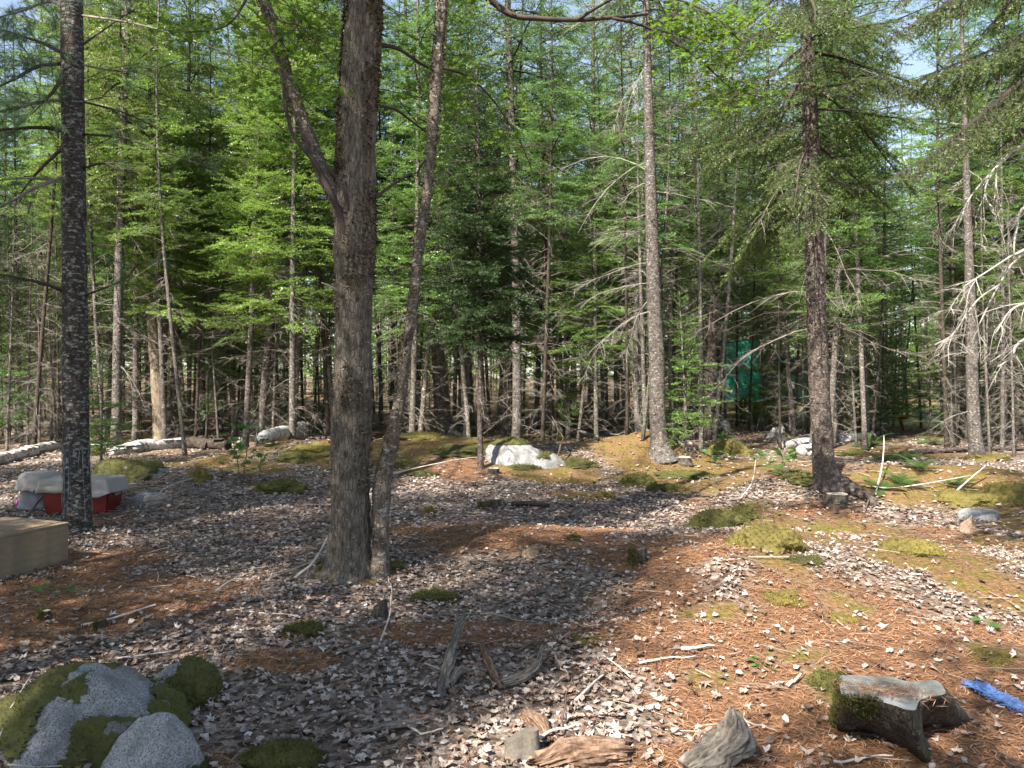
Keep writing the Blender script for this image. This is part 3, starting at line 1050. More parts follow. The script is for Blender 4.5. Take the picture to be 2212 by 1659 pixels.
# ---- maple with two stems
def build_maple():
    r = np.random.default_rng(101)
    g = ground_at(760, 1228)
    d0 = g[1]
    org = g.copy()
    t = thing('maple_tree', 'thick twin-stemmed maple with shaggy lichened bark and a moss-ringed foot', 'tree', tuple(org))
    pa, ra = px_path([(757, 1262, 150), (757, 1225, 112), (757, 1190, 92), (758, 1100, 86), (757, 1000, 85), (762, 850, 80), (765, 700, 76), (768, 500, 83),
                      (770, 300, 80), (780, 100, 78), (786, 0, 76), (792, -300, 66), (800, -700, 52), (815, -1200, 30), (830, -1700, 8)], d0, 210)
    V, F, (s, th, ring) = tube(pa, ra, 56)
    n = len(pa) * 56
    R = np.repeat(ra, 56)
    q = np.stack([np.cos(th) * 5.5, np.sin(th) * 5.5, s * 3.0], -1)
    ridge = np.abs(fbm(q, 3, 61) - 0.5) * 2
    q2 = np.stack([np.cos(th) * 9, np.sin(th) * 9, s * 16.0], -1)
    q3 = np.stack([np.cos(th) * 1.2, np.sin(th) * 1.2, s * 1.4], -1)
    dd = (ridge - 0.3) * 0.030 + (fbm(q2, 3, 62) - 0.5) * 0.040 + (fbm(q3, 2, 63) - 0.5) * 0.05
    lobes = 0.35 * np.exp(-s / 0.16) * np.cos(th * 5 + 1.0) * 0.16
    V[:n] += ring * (dd + lobes)[:, None]
    tk = part('trunk', new_mesh('trunk', V - org, F, np.full(len(V), 0.5), True), M['maple_bark'], t)
    # slimmer second stem
    pb, rb = px_path([(820, 1265, 58), (820, 1238, 44), (822, 1190, 38), (823, 1100, 38), (828, 1040, 37), (846, 953, 30), (865, 868, 25), (871, 795, 23), (886, 705, 23), (897, 610, 21), (903, 540, 22), (922, 425, 22), (930, 320, 21), (940, 200, 21), (955, 0, 20), (972, -200, 17), (995, -500, 11), (1010, -800, 4)], d0 - 0.05, 120)
    V, F, (s, th, ring) = tube(pb, rb, 24)
    n = len(pb) * 24
    dd = (fbm(np.stack([np.cos(th) * 4, np.sin(th) * 4, s * 9], -1), 3, 64) - 0.5) * 0.022 + (fbm(np.stack([np.cos(th), np.sin(th), s * 2.2], -1), 2, 65) - 0.5) * 0.022
    V[:n] += ring * dd[:, None]
    part('trunk', new_mesh('trunk', V - org, F, np.full(len(V), 0.5), True), M['maple_bark_thin'], t)
    # forked limb
    pf, rf = px_path([(758, 560, 40), (748, 500, 38), (728, 435, 33), (692, 362, 30), (640, 222, 28), (600, 100, 25), (570, 0, 22), (545, -120, 17), (515, -260, 10), (490, -420, 4)], d0 - 0.04, 70)
    V, F, (s, th, ring) = tube(pf, rf, 20)
    n = len(pf) * 20
    V[:n] += ring * ((fbm(np.stack([np.cos(th) * 3, np.sin(th) * 3, s * 10], -1), 3, 66) - 0.5) * 0.025)[:, None]
    part('limb', new_mesh('limb', V - org, F, np.full(len(V), 0.5), True), M['maple_bark_thin'], t)
    # shaggy lichen flakes on the bark
    def flakes(path, rad_, nn, lo, hi, dens_seed, size=0.03):
        cum = np.concatenate([[0], np.cumsum(np.linalg.norm(np.diff(path, axis=0), axis=1))])
        zz = path[:, 2]
        z = lo + (hi - lo) * r.random(nn * 3)
        a = r.random(nn * 3) * 6.283
        m = fbm(np.stack([np.cos(a) * 1.1, np.sin(a) * 1.1, z * 1.5], -1), 3, dens_seed)
        keep = m > 0.47
        z, a = z[keep][:nn], a[keep][:nn]
        k = len(z)
        c = np.stack([np.interp(z, zz, path[:, 0]), np.interp(z, zz, path[:, 1]), z], -1)
        R = np.interp(z, zz, rad_)
        out = np.stack([np.cos(a), np.sin(a), np.zeros(k)], -1)
        tang = np.stack([-np.sin(a), np.cos(a), np.zeros(k)], -1)
        base = c + out * (R + 0.004)[:, None]
        sz = size * (0.35 + 0.9 * r.random(k))
        lift = (out * (0.25 + 0.75 * r.random(k))[:, None] + np.array([0, 0, 1]) * (r.random(k) - 0.6)[:, None] + tang * (r.random(k) - 0.5)[:, None])
        p0 = base - tang * (sz * 0.5)[:, None]
        p1 = base + tang * (sz * 0.5)[:, None]
        e = base + lift * sz[:, None]
        e2 = e + tang * (sz * 0.5 * (r.random(k) - 0.3))[:, None] + np.array([0, 0, 1]) * (sz * (r.random(k) - 0.5))[:, None]
        V = np.stack([p0, p1, e2, e], 1).reshape(-1, 3)
        return V, np.arange(k * 4).reshape(-1, 4), np.repeat(r.random(k), 4)
    mb = MB()
    mb.add(*flakes(pa, ra, 9000, 1.35, 5.4, 71, 0.026))
    mb.add(*flakes(pa, ra, 900, 0.7, 1.5, 72, 0.026))
    mb.add(*flakes(pb, rb, 2600, 0.75, 5.0, 73, 0.020))
    mb.add(*flakes(pf, rf, 500, 2.6, 5.2, 74, 0.022))
    part('lichen', mb.mesh('lichen', org), M['lichen'], tk, 'stuff')
    # thin limbs
    twig = lambda rows, dep, r0, r1, nn=10, m='dark_twig': part('branch', branch_mesh(px_line(rows, dep, nn), r0, r1, 7, org, int(r0 * 9999)), M[m], t)
    twig([(748, 520, -0.12), (736, 470, -0.16), (702, 392, -0.16), (672, 340, -0.14), (634, 293, -0.12), (619, 240, -0.1), (610, 165, -0.06)], d0, 0.026, 0.012, 24)
    twig([(760, 470, -0.14), (742, 410, -0.18), (718, 372, -0.2), (700, 350, -0.2)], d0, 0.016, 0.007)
    twig([(740, 640, -0.12), (720, 622, -0.2), (694, 610, -0.24)], d0, 0.016, 0.005, 8, 'dead_twig')
    twig([(872, 760, -0.06), (878, 725, -0.12), (893, 700, -0.10)], d0, 0.018, 0.006, 8)
    twig([(805, 430, 0), (840, 405, 0.1), (880, 380, 0.2), (905, 372, 0.3)], d0, 0.014, 0.006)
    twig([(810, 95, 0), (860, 105, 0.2), (905, 135, 0.4), (935, 150, 0.5)], d0, 0.018, 0.010)
    twig([(800, 225, 0), (850, 235, 0.1), (890, 262, 0.2), (920, 285, 0.3)], d0, 0.014, 0.007)
    twig([(800, -160, 0), (900, -90, 0), (1010, -40, 0.1), (1070, 8, 0.2), (1105, 32, 0.2), (1150, 39, 0.2), (1240, 43, 0.3), (1320, 38, 0.4), (1400, 30, 0.6)], d0, 0.036, 0.013, 30)
    twig([(1320, 38, 0.4), (1400, 60, 0.5), (1500, 120, 0.5), (1580, 190, 0.4), (1650, 210, 0.3)], d0, 0.014, 0.005, 14)
    twig([(1250, 42, 0.3), (1300, 10, 0.2), (1380, -20, 0.1), (1520, 20, -0.1), (1600, 90, -0.2)], d0, 0.016, 0.005, 14)
    twig([(940, 145, 0.2), (1000, 160, 0.5), (1060, 210, 0.9), (1120, 300, 1.1), (1150, 370, 1.2)], d0, 0.013, 0.004, 14)
    twig([(565, -30, 0), (600, 40, -0.3), (655, 60, -0.5), (720, 140, -0.4)], d0, 0.012, 0.004, 12)
    twig([(560, -60, 0), (520, 20, -0.4), (480, 60, -0.7), (400, 70, -0.8)], d0, 0.012, 0.004, 12)
    # leaves
    regions = [(640, 120, 95, 110, -0.6, 0.9, 210), (480, 55, 190, 70, -1.0, 0.6, 330), (560, 190, 70, 60, -0.3, 0.8, 90), (900, 120, 95, 170, 0.1, 1.0, 230), (1010, 290, 110, 110, 0.3, 1.3, 280),
               (1560, 90, 85, 110, -0.4, 0.7, 360), (1600, 190, 60, 35, -0.2, 0.5, 120), (1500, 20, 90, 50, -0.3, 0.5, 150), (1000, 110, 80, 60, 0.3, 1.1, 70),
               (640, -120, 300, 120, -1, 1.0, 300), (1300, -150, 330, 120, -1, 1.2, 420), (860, -260, 400, 160, -1.4, 1.4, 500), (700, 30, 60, 50, -0.3, 0.5, 70)]
    P, TW = [], []
    for (cx, cyy, rx, ry, e0, e1, n) in regions:
        nt = max(4, n // 11)
        for k in range(nt):
            q = r.normal(size=2) * 0.52
            dep = d0 + e0 + (e1 - e0) * r.random()
            c = at(cx + rx * np.clip(q[0], -1.2, 1.2), cyy + ry * np.clip(q[1], -1.2, 1.2), dep)
            az = r.random() * 6.283
            L = 0.22 + 0.30 * r.random()
            dv = np.array([math.cos(az), math.sin(az), -0.10 - 0.25 * r.random()])
            a = c - dv * L * 0.5; b = c + dv * L * 0.5
            TW.append((a, b, 0.0035, 0.0015))
            for j in range(11):
                f = j / 10.0
                sd = 1 if j % 2 else -1
                o = np.array([-dv[1], dv[0], 0]) * sd * (0.05 + 0.05 * r.random())
                e = a + dv * L * f + o + np.array([0, 0, -0.02 - 0.05 * r.random()])
                TW.append((a + dv * L * f, e, 0.0011, 0.0009))
                P.append(e)
    P = np.array(P)
    sz = 0.060 + 0.045 * r.random(len(P))
    inview = np.array([(abs(p[0] / p[1]) < 0.66) and ((p[2] - CAM_H) / p[1] < 0.485) for p in P])
    order = np.argsort(np.where(inview, P[:, 1], 99))
    ind, rest = order[:290], order[290:]
    V, F, A = leaf_batch(P[rest], sz[rest], OUT_MAPLE, 0.40, 1.0, r)
    part('crown', new_mesh('crown', V - org, [F], A), M['maple_leaf'], t, 'stuff')
    mes = []
    for i in range(8):
        V, F, A = leaf_batch(np.zeros((1, 3)), np.array([1.0]), OUT_MAPLE, 0.0, 0.9, r)
        me = new_mesh('leaf', V, [F], A); me.materials.append(M['maple_leaf']); mes.append(me)
    for k, i in enumerate(ind):
        o = part('leaf', mes[k % 8], None, t)
        o.location = tuple(P[i] - org)
        o.scale = (sz[i],) * 3
        o.rotation_euler = (r.normal() * 0.4, r.normal() * 0.4, r.random() * 6.28)
    part('twigs', twig_wood_mesh(TW).mesh('twigs', org), M['dark_twig'], t, 'stuff')
    return t
build_maple()

# ---- white pine on the left
def build_pine():
    r = np.random.default_rng(102)
    g = ground_at(168, 1150); d0 = g[1]; org = g
    t = thing('pine_tree', 'dark straight pine flecked with pale lichen beside the plywood box', 'tree', tuple(org))
    pa, ra = px_path([(168, 1178, 92), (168, 1150, 66), (167, 1120, 56), (165, 1000, 51), (163, 800, 50), (161, 600, 48), (159, 400, 46), (157, 200, 44), (155, 0, 42), (152, -400, 34), (150, -900, 22), (148, -1400, 8), (147, -1600, 2)], d0, 150)
    me = trunk_mesh(pa - org, ra, 36, 0.09, 14, 81, 'trunk', 3.0, 9)
    tk = part('trunk', me, M['pine_bark'], t)
    # pale sap streaks below a pruned ring
    mb = MB()
    for k in range(26):
        a = r.random() * 6.283
        zt = 0.88 + 0.04 * r.random(); zb = zt - (0.15 + 0.65 * r.random())
        n = 14
        z = np.linspace(zt, zb, n)
        aa = a + np.cumsum(r.normal(size=n)) * 0.025
        c = np.stack([np.interp(z, pa[:, 2], pa[:, 0]), np.interp(z, pa[:, 2], pa[:, 1]), z], -1)
        R = np.interp(z, pa[:, 2], ra) * 1.045 + 0.002
        w = (0.001 + 0.0045 * r.random(n) * r.random()) / R
        L_ = c + np.stack([np.cos(aa - w), np.sin(aa - w), 0 * aa], -1) * R[:, None]
        R_ = c + np.stack([np.cos(aa + w), np.sin(aa + w), 0 * aa], -1) * R[:, None]
        C_ = c + np.stack([np.cos(aa), np.sin(aa), 0 * aa], -1) * (R + 0.004)[:, None]
        V = np.concatenate([L_, C_, R_])
        i = np.arange(n - 1)
        mb.add(V, [np.stack([i, i + 1, n + i + 1, n + i], -1), np.stack([n + i, n + i + 1, 2 * n + i + 1, 2 * n + i], -1)], r.random())
    part('sap_streaks', mb.mesh('sap_streaks', org), mat_plain('sap', (0.15, 0.165, 0.19), 0.6, 0.3, 0.3, 20), tk, 'stuff')
    BR = [[(140, 217), (100, 218, -.3), (43, 230, -.6), (-40, 250, -.9)], [(140, 283), (83, 275, -.2), (0, 281, -.5), (-50, 285, -.7)],
          [(140, 117), (83, 90, .2), (-10, 60, .6)], [(150, 30), (110, 2, .2), (50, 23, .6), (-20, 42, 1.0)], [(139, 137), (83, 143, -.3), (33, 170, -.7), (-20, 195, -1.0)],
          [(142, 160), (110, 203, -.4), (67, 247, -.9)], [(145, 378), (67, 410, -.5), (-20, 460, -1.0)], [(145, 310), (83, 370, .5), (33, 433, .9)],
          [(147, 633), (83, 610, -.3), (-20, 588, -.7)], [(177, 33), (300, 53, -.3), (433, 93, -.6), (600, 157, -1.0)], [(180, 220), (267, 243, .3), (335, 275, .7)],
          [(180, 290), (267, 297, -.2), (333, 320, -.4), (467, 367, -.8)], [(178, 140), (240, 152, .4), (300, 155, .8)], [(180, 640), (267, 603, -.4), (300, 566, -.6)],
          [(180, 363), (215, 353, -.2), (247, 352, -.3)], [(145, 395), (90, 385, -.3), (0, 388, -.6)], [(175, 100), (230, 60, .5), (290, 20, 1.0)], [(150, -60), (60, -100, .3), (-80, -120, .8)],
          [(165, -150), (300, -130, -.4), (420, -100, -.9)], [(160, -300), (30, -330, -1.0), (-150, -340, -1.9)], [(160, -330), (300, -360, .8), (420, -350, 1.6)]]
    wood2, tips = [], []
    for k, b in enumerate(BR):
        pts = px_line([(q[0], q[1], q[2] if len(q) > 2 else 0.0) for q in b], d0, 10)
        thick = 0.024 if b[-1][0] < 100 else 0.012
        part('branch', branch_mesh(pts, thick, 0.006, 6, org, k), M['dark_twig'] if k % 3 else M['dead_twig'], t)
        for j in range(16):
            f = 0.3 + 0.7 * r.random()
            i = min(int(f * 9), 8)
            p = pts[i] + (pts[i + 1] - pts[i]) * (f * 9 - i)
            dv = nrm(nrm(pts[i + 1] - pts[i]) + r.normal(size=3) * 0.6)
            e = p + dv * (0.12 + 0.35 * r.random())
            wood2.append((p, e, 0.003, 0.0015))
            if (b[-1][1] < 330 and b[-1][0] < 200) or r.random() < 0.25 or b[-1][1] < 0:
                tips.append((e, dv)); tips.append((p + (e - p) * 0.7, dv))
    part('twigs', twig_wood_mesh(wood2).mesh('twigs', org), M['dark_twig'], t, 'stuff')
    # more tufts higher up and off to the left
    for k in range(430):
        p = at(155 + r.normal() * 210 - 30, -180 - abs(r.normal()) * 420, d0 + r.normal() * 1.1)
        tips.append((p, nrm(r.normal(size=3) + np.array([0, 0, 0.4]))))
    for k in range(150):
        p = at(60 + r.normal() * 60, 90 + r.normal() * 90, d0 + 0.2 + r.normal() * 0.5)
        tips.append((p, nrm(r.normal(size=3) + np.array([0, 0, 0.3]))))
    E = np.repeat(np.array([q[0] for q in tips]), 40, 0); D = np.repeat(np.array([q[1] for q in tips]), 40, 0)
    m = len(E)
    base = E - D * (0.12 * r.random(m))[:, None]
    dr = nrm(D * 0.8 + r.normal(size=(m, 3)) * 0.55)
    ln = 0.07 + 0.05 * r.random(m)
    sd = nrm(np.cross(dr, r.normal(size=(m, 3)))) * 0.0016
    V = np.stack([base - sd, base + sd, base + dr * ln[:, None]], 1).reshape(-1, 3)
    part('crown', new_mesh('crown', V - org, [np.arange(m * 3).reshape(-1, 3)], np.repeat(r.random(m), 3)), M['pine_needle'], t, 'stuff')
build_pine()

# ---- young dark spruce in the middle
def build_path_conifer(name, label, base_px, rows, bark, needle, seed, n=90, nseg=20, twig='dead_twig', depth=None, extra=None, dead=None, **kw):
    g = ground_at(*base_px)
    d0 = g[1] if depth is None else depth
    pa, ra = px_path(rows, d0, n)
    path = pa - g
    if 'cbpx' in kw:
        kw['cb'] = at(0, kw.pop('cbpx'), d0)[2] - g[2]
    kw['h'] = path[-1, 2]
    dn = kw.pop('dead_n', 0); dl = kw.pop('dead_len', 0.8); dz = kw.pop('dead_z', (1, 4)); ddroop = kw.pop('dead_droop', 0.6)
    azf = kw.get('azf')
    tm, wm, cm, dm = conifer_meshes(seed=seed, path=path, radii=ra, r0=0, dead_n=0, nseg=nseg, **kw)
    t = thing(name, label, 'tree', tuple(g))
    part('trunk', tm, M[bark], t)
    if wm: part('branchwork', wm, M['dark_twig'], t, 'stuff')
    if cm: part('crown', cm, M[needle], t, 'stuff')
    r = np.random.default_rng(seed + 3)
    for i in range(dn):
        z = dz[0] + (dz[1] - dz[0]) * (i + r.random()) / dn
        az = r.random() * 6.283
        if azf: az = azf(az, r)
        p = np.array([np.interp(z, path[:, 2], path[:, 0]), np.interp(z, path[:, 2], path[:, 1]), z])
        L = dl * (0.4 + 0.7 * r.random())
        el = rad(2 + r.normal() * 22)
        segs = []
        dead_branch(p, (math.cos(az) * math.cos(el), math.sin(az) * math.cos(el), math.sin(el)), L, 0.0026 + 0.0034 * L, r, segs, ddroop * (0.3 + 1.2 * r.random()), 15)
        part('branch', twig_wood_mesh(segs).mesh('branch'), M[twig] if r.random() < 0.75 else M['dark_twig'], t)
    return t, g, d0

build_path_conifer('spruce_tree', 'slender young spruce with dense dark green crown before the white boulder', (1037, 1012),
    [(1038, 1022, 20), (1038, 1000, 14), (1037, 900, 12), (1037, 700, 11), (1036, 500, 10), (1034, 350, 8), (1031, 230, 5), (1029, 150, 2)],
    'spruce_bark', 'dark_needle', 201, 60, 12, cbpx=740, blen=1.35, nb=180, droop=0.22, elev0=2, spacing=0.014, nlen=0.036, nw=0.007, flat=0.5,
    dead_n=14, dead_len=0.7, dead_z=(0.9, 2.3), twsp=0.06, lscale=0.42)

side = lambda az, r: (0.0 if math.cos(az) > 0 else math.pi) + r.normal() * 0.55
build_path_conifer('spruce_tree', 'tall grey spruce with long bare drooping branches and a mossy foot', (1425, 980),
    [(1430, 996, 84), (1427, 972, 52), (1423, 940, 38), (1420, 880, 34), (1418, 760, 33), (1412, 640, 30), (1408, 500, 27), (1404, 350, 23), (1400, 200, 19), (1397, 60, 16), (1394, -100, 12), (1390, -350, 7), (1388, -600, 2)],
    'grey_spruce_bark', 'spruce_needle', 202, 110, 20, twig='pale_twig', cbpx=60, blen=1.7, nb=60, droop=0.28, elev0=0, spacing=0.016, nlen=0.034, nw=0.006, flat=0.35,
    dead_n=32, dead_len=1.9, dead_z=(2.2, 8.4), dead_droop=0.95, azf=side, twsp=0.075, hang=0.25)

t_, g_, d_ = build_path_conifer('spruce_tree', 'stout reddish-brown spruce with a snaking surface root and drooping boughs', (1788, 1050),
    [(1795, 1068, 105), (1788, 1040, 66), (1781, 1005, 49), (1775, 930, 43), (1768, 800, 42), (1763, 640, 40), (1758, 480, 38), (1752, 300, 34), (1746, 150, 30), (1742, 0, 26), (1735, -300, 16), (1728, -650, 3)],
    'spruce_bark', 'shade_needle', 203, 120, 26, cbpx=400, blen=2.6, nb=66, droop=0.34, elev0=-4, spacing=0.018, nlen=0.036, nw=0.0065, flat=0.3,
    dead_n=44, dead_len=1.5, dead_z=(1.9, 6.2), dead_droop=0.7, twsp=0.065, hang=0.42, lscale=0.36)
rt = [at(1792, 1035, d_)] + [ground_at(*q) + np.array([0, 0, 0.045]) for q in [(1812, 1050), (1838, 1062), (1860, 1075), (1880, 1086)]] + [ground_at(1895, 1096) - np.array([0, 0, 0.05])]
V, F, _ = tube(smooth_path(rt, 30), np.linspace(0.12, 0.03, 30), 12)
V += (fbm(V * 14, 2, 5) - 0.5)[:, None] * 0.05
part('root', new_mesh('root', V - g_, F, np.full(len(V), 0.5), True), M['spruce_bark'], t_)

build_path_conifer('dead_spruce', 'dying spruce with peeling reddish trunk full of bare snags', (2110, 990),
    [(2114, 1004, 52), (2110, 975, 32), (2105, 930, 27), (2101, 850, 25), (2098, 700, 22), (2093, 560, 18), (2088, 400, 14), (2082, 200, 10), (2076, 0, 6), (2070, -150, 3)],
    'grey_spruce_bark', 'spruce_needle', 204, 80, 14, twig='pale_twig', cbpx=230, blen=1.0, nb=22, droop=0.3, elev0=0, spacing=0.018, nlen=0.032, nw=0.006, flat=0.4,
    dead_n=40, dead_len=1.0, dead_z=(0.9, 7.0), dead_droop=0.6, twsp=0.08, hang=0.2)

build_path_conifer('spruce_tree', 'curved pinkish spruce leaning back from its broad mossy root cone', (958, 945),
    [(966, 962, 110), (961, 935, 62), (956, 905, 38), (949, 800, 31), (941, 700, 28), (936, 600, 26), (933, 450, 22), (930, 300, 18), (925, 100, 12), (920, -100, 5), (918, -250, 2)],
    'grey_spruce_bark', 'spruce_needle', 205, 80, 14, cbpx=420, blen=1.3, nb=52, droop=0.25, elev0=0, spacing=0.018, nlen=0.034, nw=0.006, flat=0.4,
    dead_n=26, dead_len=1.1, dead_z=(1.2, 5.0), dead_droop=0.8, twsp=0.08, hang=0.2)

# ---- pale broken snag on the left
def build_snag():
    g = ground_at(345, 955); d0 = g[1]
    pa, ra = px_path([(350, 965, 40), (347, 940, 28), (342, 860, 26), (334, 740, 25), (327, 640, 23), (320, 540, 20), (314, 470, 15), (311, 440, 5)], d0, 70)
    t = thing('dead_snag', 'broken pale dead trunk stripped of its bark among the firs', 'dead tree', tuple(g))
    part('trunk', trunk_mesh(pa - g, ra, 14, 0.16, 3, 91, 'trunk', 2.2, 2.0), M['snag_wood'], t)
    r = np.random.default_rng(91)
    for i in range(14):
        z = 0.8 + 3.4 * r.random()
        p = np.array([np.interp(z, pa[:, 2] - g[2], pa[:, 0]), np.interp(z, pa[:, 2] - g[2], pa[:, 1]), z + g[2]])
        az = r.random() * 6.283
        add_dead_branch(t, g, p, (math.cos(az), math.sin(az), 0.1), 0.3 + 0.7 * r.random(), 0.009, r, M['dead_twig'], 0.5, 6)
build_snag()

# ---- spruce just outside the frame on the right, its boughs reach in
def build_right_spruce():
    r = np.random.default_rng(206)
    x0, y0 = 4.75, 5.6
    org = np.array([x0, y0, float(gz(x0, y0))])
    z = np.linspace(-0.1, 13, 60)
    path = np.stack([0.06 * np.sin(z), 0.04 * np.cos(z), z], -1)
    ra = 0.16 * (1 - np.clip(z, 0, 13) / 13.2) ** 0.8 + 0.1 * np.exp(-np.clip(z, 0, 9) / 0.3)
    t = thing('spruce_tree', 'spruce whose bleached dead branches and drooping live boughs reach in over the mossy ground', 'tree', tuple(org))
    part('trunk', trunk_mesh(path, ra, 24, 0.07, 6, 92), M['spruce_bark'], t)
    d0 = 5.6
    DEAD = [[(2640, 250), (2400, 262), (2212, 313), (2168, 347), (2135, 380), (2095, 427), (2068, 493)], [(2140, 378), (2128, 410), (2135, 445), (2155, 473)],
            [(2640, 380), (2400, 440), (2212, 540), (2180, 556), (2081, 620)], [(2081, 620), (2085, 646), (2111, 676)], [(2640, 420), (2400, 440), (2215, 545), (2158, 616), (2108, 716)],
            [(2640, 560), (2400, 640), (2212, 733), (2188, 770), (2155, 793)], [(2158, 616), (2110, 650), (2060, 720), (2020, 745)], [(2640, 600), (2330, 640), (2200, 660), (2150, 720)],
            [(2640, 330), (2420, 350), (2230, 430), (2195, 500), (2190, 560)], [(2150, 362), (2152, 400), (2148, 430)]]
    for k, b in enumerate(DEAD):
        pts = px_line([(q[0], q[1], -0.15 * math.sin(k) * (q[0] < 2300)) for q in b], d0, 16)
        first = b[0][0] > 2600
        part('branch', branch_mesh(pts, 0.018 if first else 0.008, 0.004, 6, org, k), M['pale_twig'], t)
        for j in range(5):
            segs = []
            i = 6 + int(r.random() * 9)
            dv = nrm(pts[i] - pts[i - 1])
            dead_branch(pts[i], dv + r.normal(size=3) * 0.5 + np.array([0, 0, -0.4]), 0.15 + 0.3 * r.random(), 0.004, r, segs, 0.7, 3)
            part('twig', twig_wood_mesh(segs).mesh('twig', org), M['pale_twig'], t)
    LIVE = [[(2640, -60), (2400, 40), (2212, 170), (2128, 240), (2041, 310), (2001, 343), (1908, 393)], [(2640, -160), (2400, -40), (2212, 73), (2108, 123), (2008, 160), (1891, 217)],
            [(2640, -300), (2350, -180), (2181, 0), (2158, 33), (2088, 110)], [(2640, -380), (2300, -180), (2055, 0), (1975, 50), (1895, 100)], [(2640, -450), (2250, -250), (2010, -60), (1930, 20)],
            [(2640, 60), (2400, 150), (2230, 260), (2150, 330)], [(2640, 20), (2420, 20), (2240, 100), (2150, 60)], [(2640, -520), (2400, -420), (2100, -300), (1950, -200)]]
    wood, tw = [], []
    for k, b in enumerate(LIVE):
        pts = px_line([(q[0], q[1], (-0.5 + 0.3 * (k % 4)) * (2640 - q[0]) / 700) for q in b], d0, 12)
        n0 = len(wood)
        add_spray(pts, 0.017, wood, tw, 0.34, r, 0.55, 0.042, 0.26)
    for k in range(26):
        f = k / 26
        zz = 5.5 + 7.3 * f
        az = k * 2.4
        L = 2.0 * (1 - f) ** 0.7 + 0.2
        pts = [np.array([x0, y0, org[2] + zz]) + np.array([math.cos(az), math.sin(az), -0.25]) * L * q + np.array([0, 0, -0.2 * L * q * q]) for q in np.linspace(0, 1, 6)]
        add_spray(pts, 0.016, wood, tw, 0.34, r, 0.4, 0.08, 0.15)
    mb, twg = crown_mesh('crown', wood, tw, 0.011, 0.026, 0.0042, 0.15, 207)
    part('branchwork', twig_wood_mesh(wood, twg).mesh('branchwork', org), M['dark_twig'], t, 'stuff')
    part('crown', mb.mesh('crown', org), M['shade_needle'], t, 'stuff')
build_right_spruce()

# ------------------------------------------------------------------ thicket: one tree of each kind, then copies
GROUPS = 'trees of the thicket behind the clearing'
KIND = {}
def proto(key, name, label, bark, needle, twig='dead_twig', **kw):
    tm, wm, cm, dm = conifer_meshes(**kw)
    for me, mat in ((tm, bark), (wm, 'dark_twig'), (cm, needle), (dm, twig)):
        if me: me.materials.append(M[mat])
    KIND[key] = dict(name=name, label=label, meshes=[('trunk', tm), ('branchwork', wm), ('crown', cm), ('dead_twigs', dm)], proto=None)

FN = dict(spacing=0.021, nlen=0.042, nw=0.0075, lscale=0.46, twsp=0.085)
proto('fir_a', 'fir_tree', 'tall fir with full green crown', 'fir_bark', 'fir_needle', seed=301, h=14, r0=0.064, cb=3.4, blen=1.9, nb=140, dead_n=52, dead_len=1.15, droop=0.12, **FN)
proto('fir_b', 'fir_tree', 'bright green low-boughed fir', 'fir_bark', 'fir_needle', seed=302, h=11, r0=0.055, cb=2.4, blen=1.75, nb=125, dead_n=40, dead_len=1.05, droop=0.10, **FN)
proto('spruce_a', 'spruce_tree', 'tall rough drooping spruce', 'grey_spruce_bark', 'spruce_needle', seed=303, h=15.5, r0=0.078, cb=4.2, blen=2.1, nb=130, dead_n=58, dead_len=1.25, droop=0.28, flat=0.35, hang=0.2, elev0=0, **FN)
proto('pole', 'fir_tree', 'thin dark twiggy fir pole', 'dark_bark', 'fir_needle', seed=304, h=11.5, r0=0.037, cb=4.8, blen=1.35, nb=80, dead_n=72, dead_len=1.0, droop=0.15, **FN)
proto('pole_pale', 'fir_tree', 'thin pale-barked fir pole', 'fir_bark', 'fir_needle', seed=305, h=12.5, r0=0.040, cb=5.2, blen=1.35, nb=75, dead_n=60, dead_len=0.9, droop=0.15, lean=0.01, **FN)
proto('fir_small', 'fir_sapling', 'bright green fir sapling', 'fir_bark', 'fir_needle', seed=306, h=2.8, r0=0.028, cb=0.35, blen=0.85, nb=60, dead_n=6, dead_len=0.4, dead_z=(0.1, 0.5), droop=0.05, spacing=0.015, nlen=0.034, nw=0.0065, twsp=0.06)
proto('bare', 'dead_fir', 'dead bare fir pole with brittle twigs', 'fir_bark', 'fir_needle', 'dead_twig', seed=307, h=7.0, r0=0.033, cb=6.0, blen=0.2, nb=0, dead_n=105, dead_len=1.05, dead_z=(0.4, 6.8))
proto('shrub_fir', 'fir_tree', 'half-grown fir green to the ground', 'fir_bark', 'fir_needle', seed=308, h=5.6, r0=0.05, cb=1.0, blen=1.35, nb=100, dead_n=18, dead_len=0.7, droop=0.06, **FN)

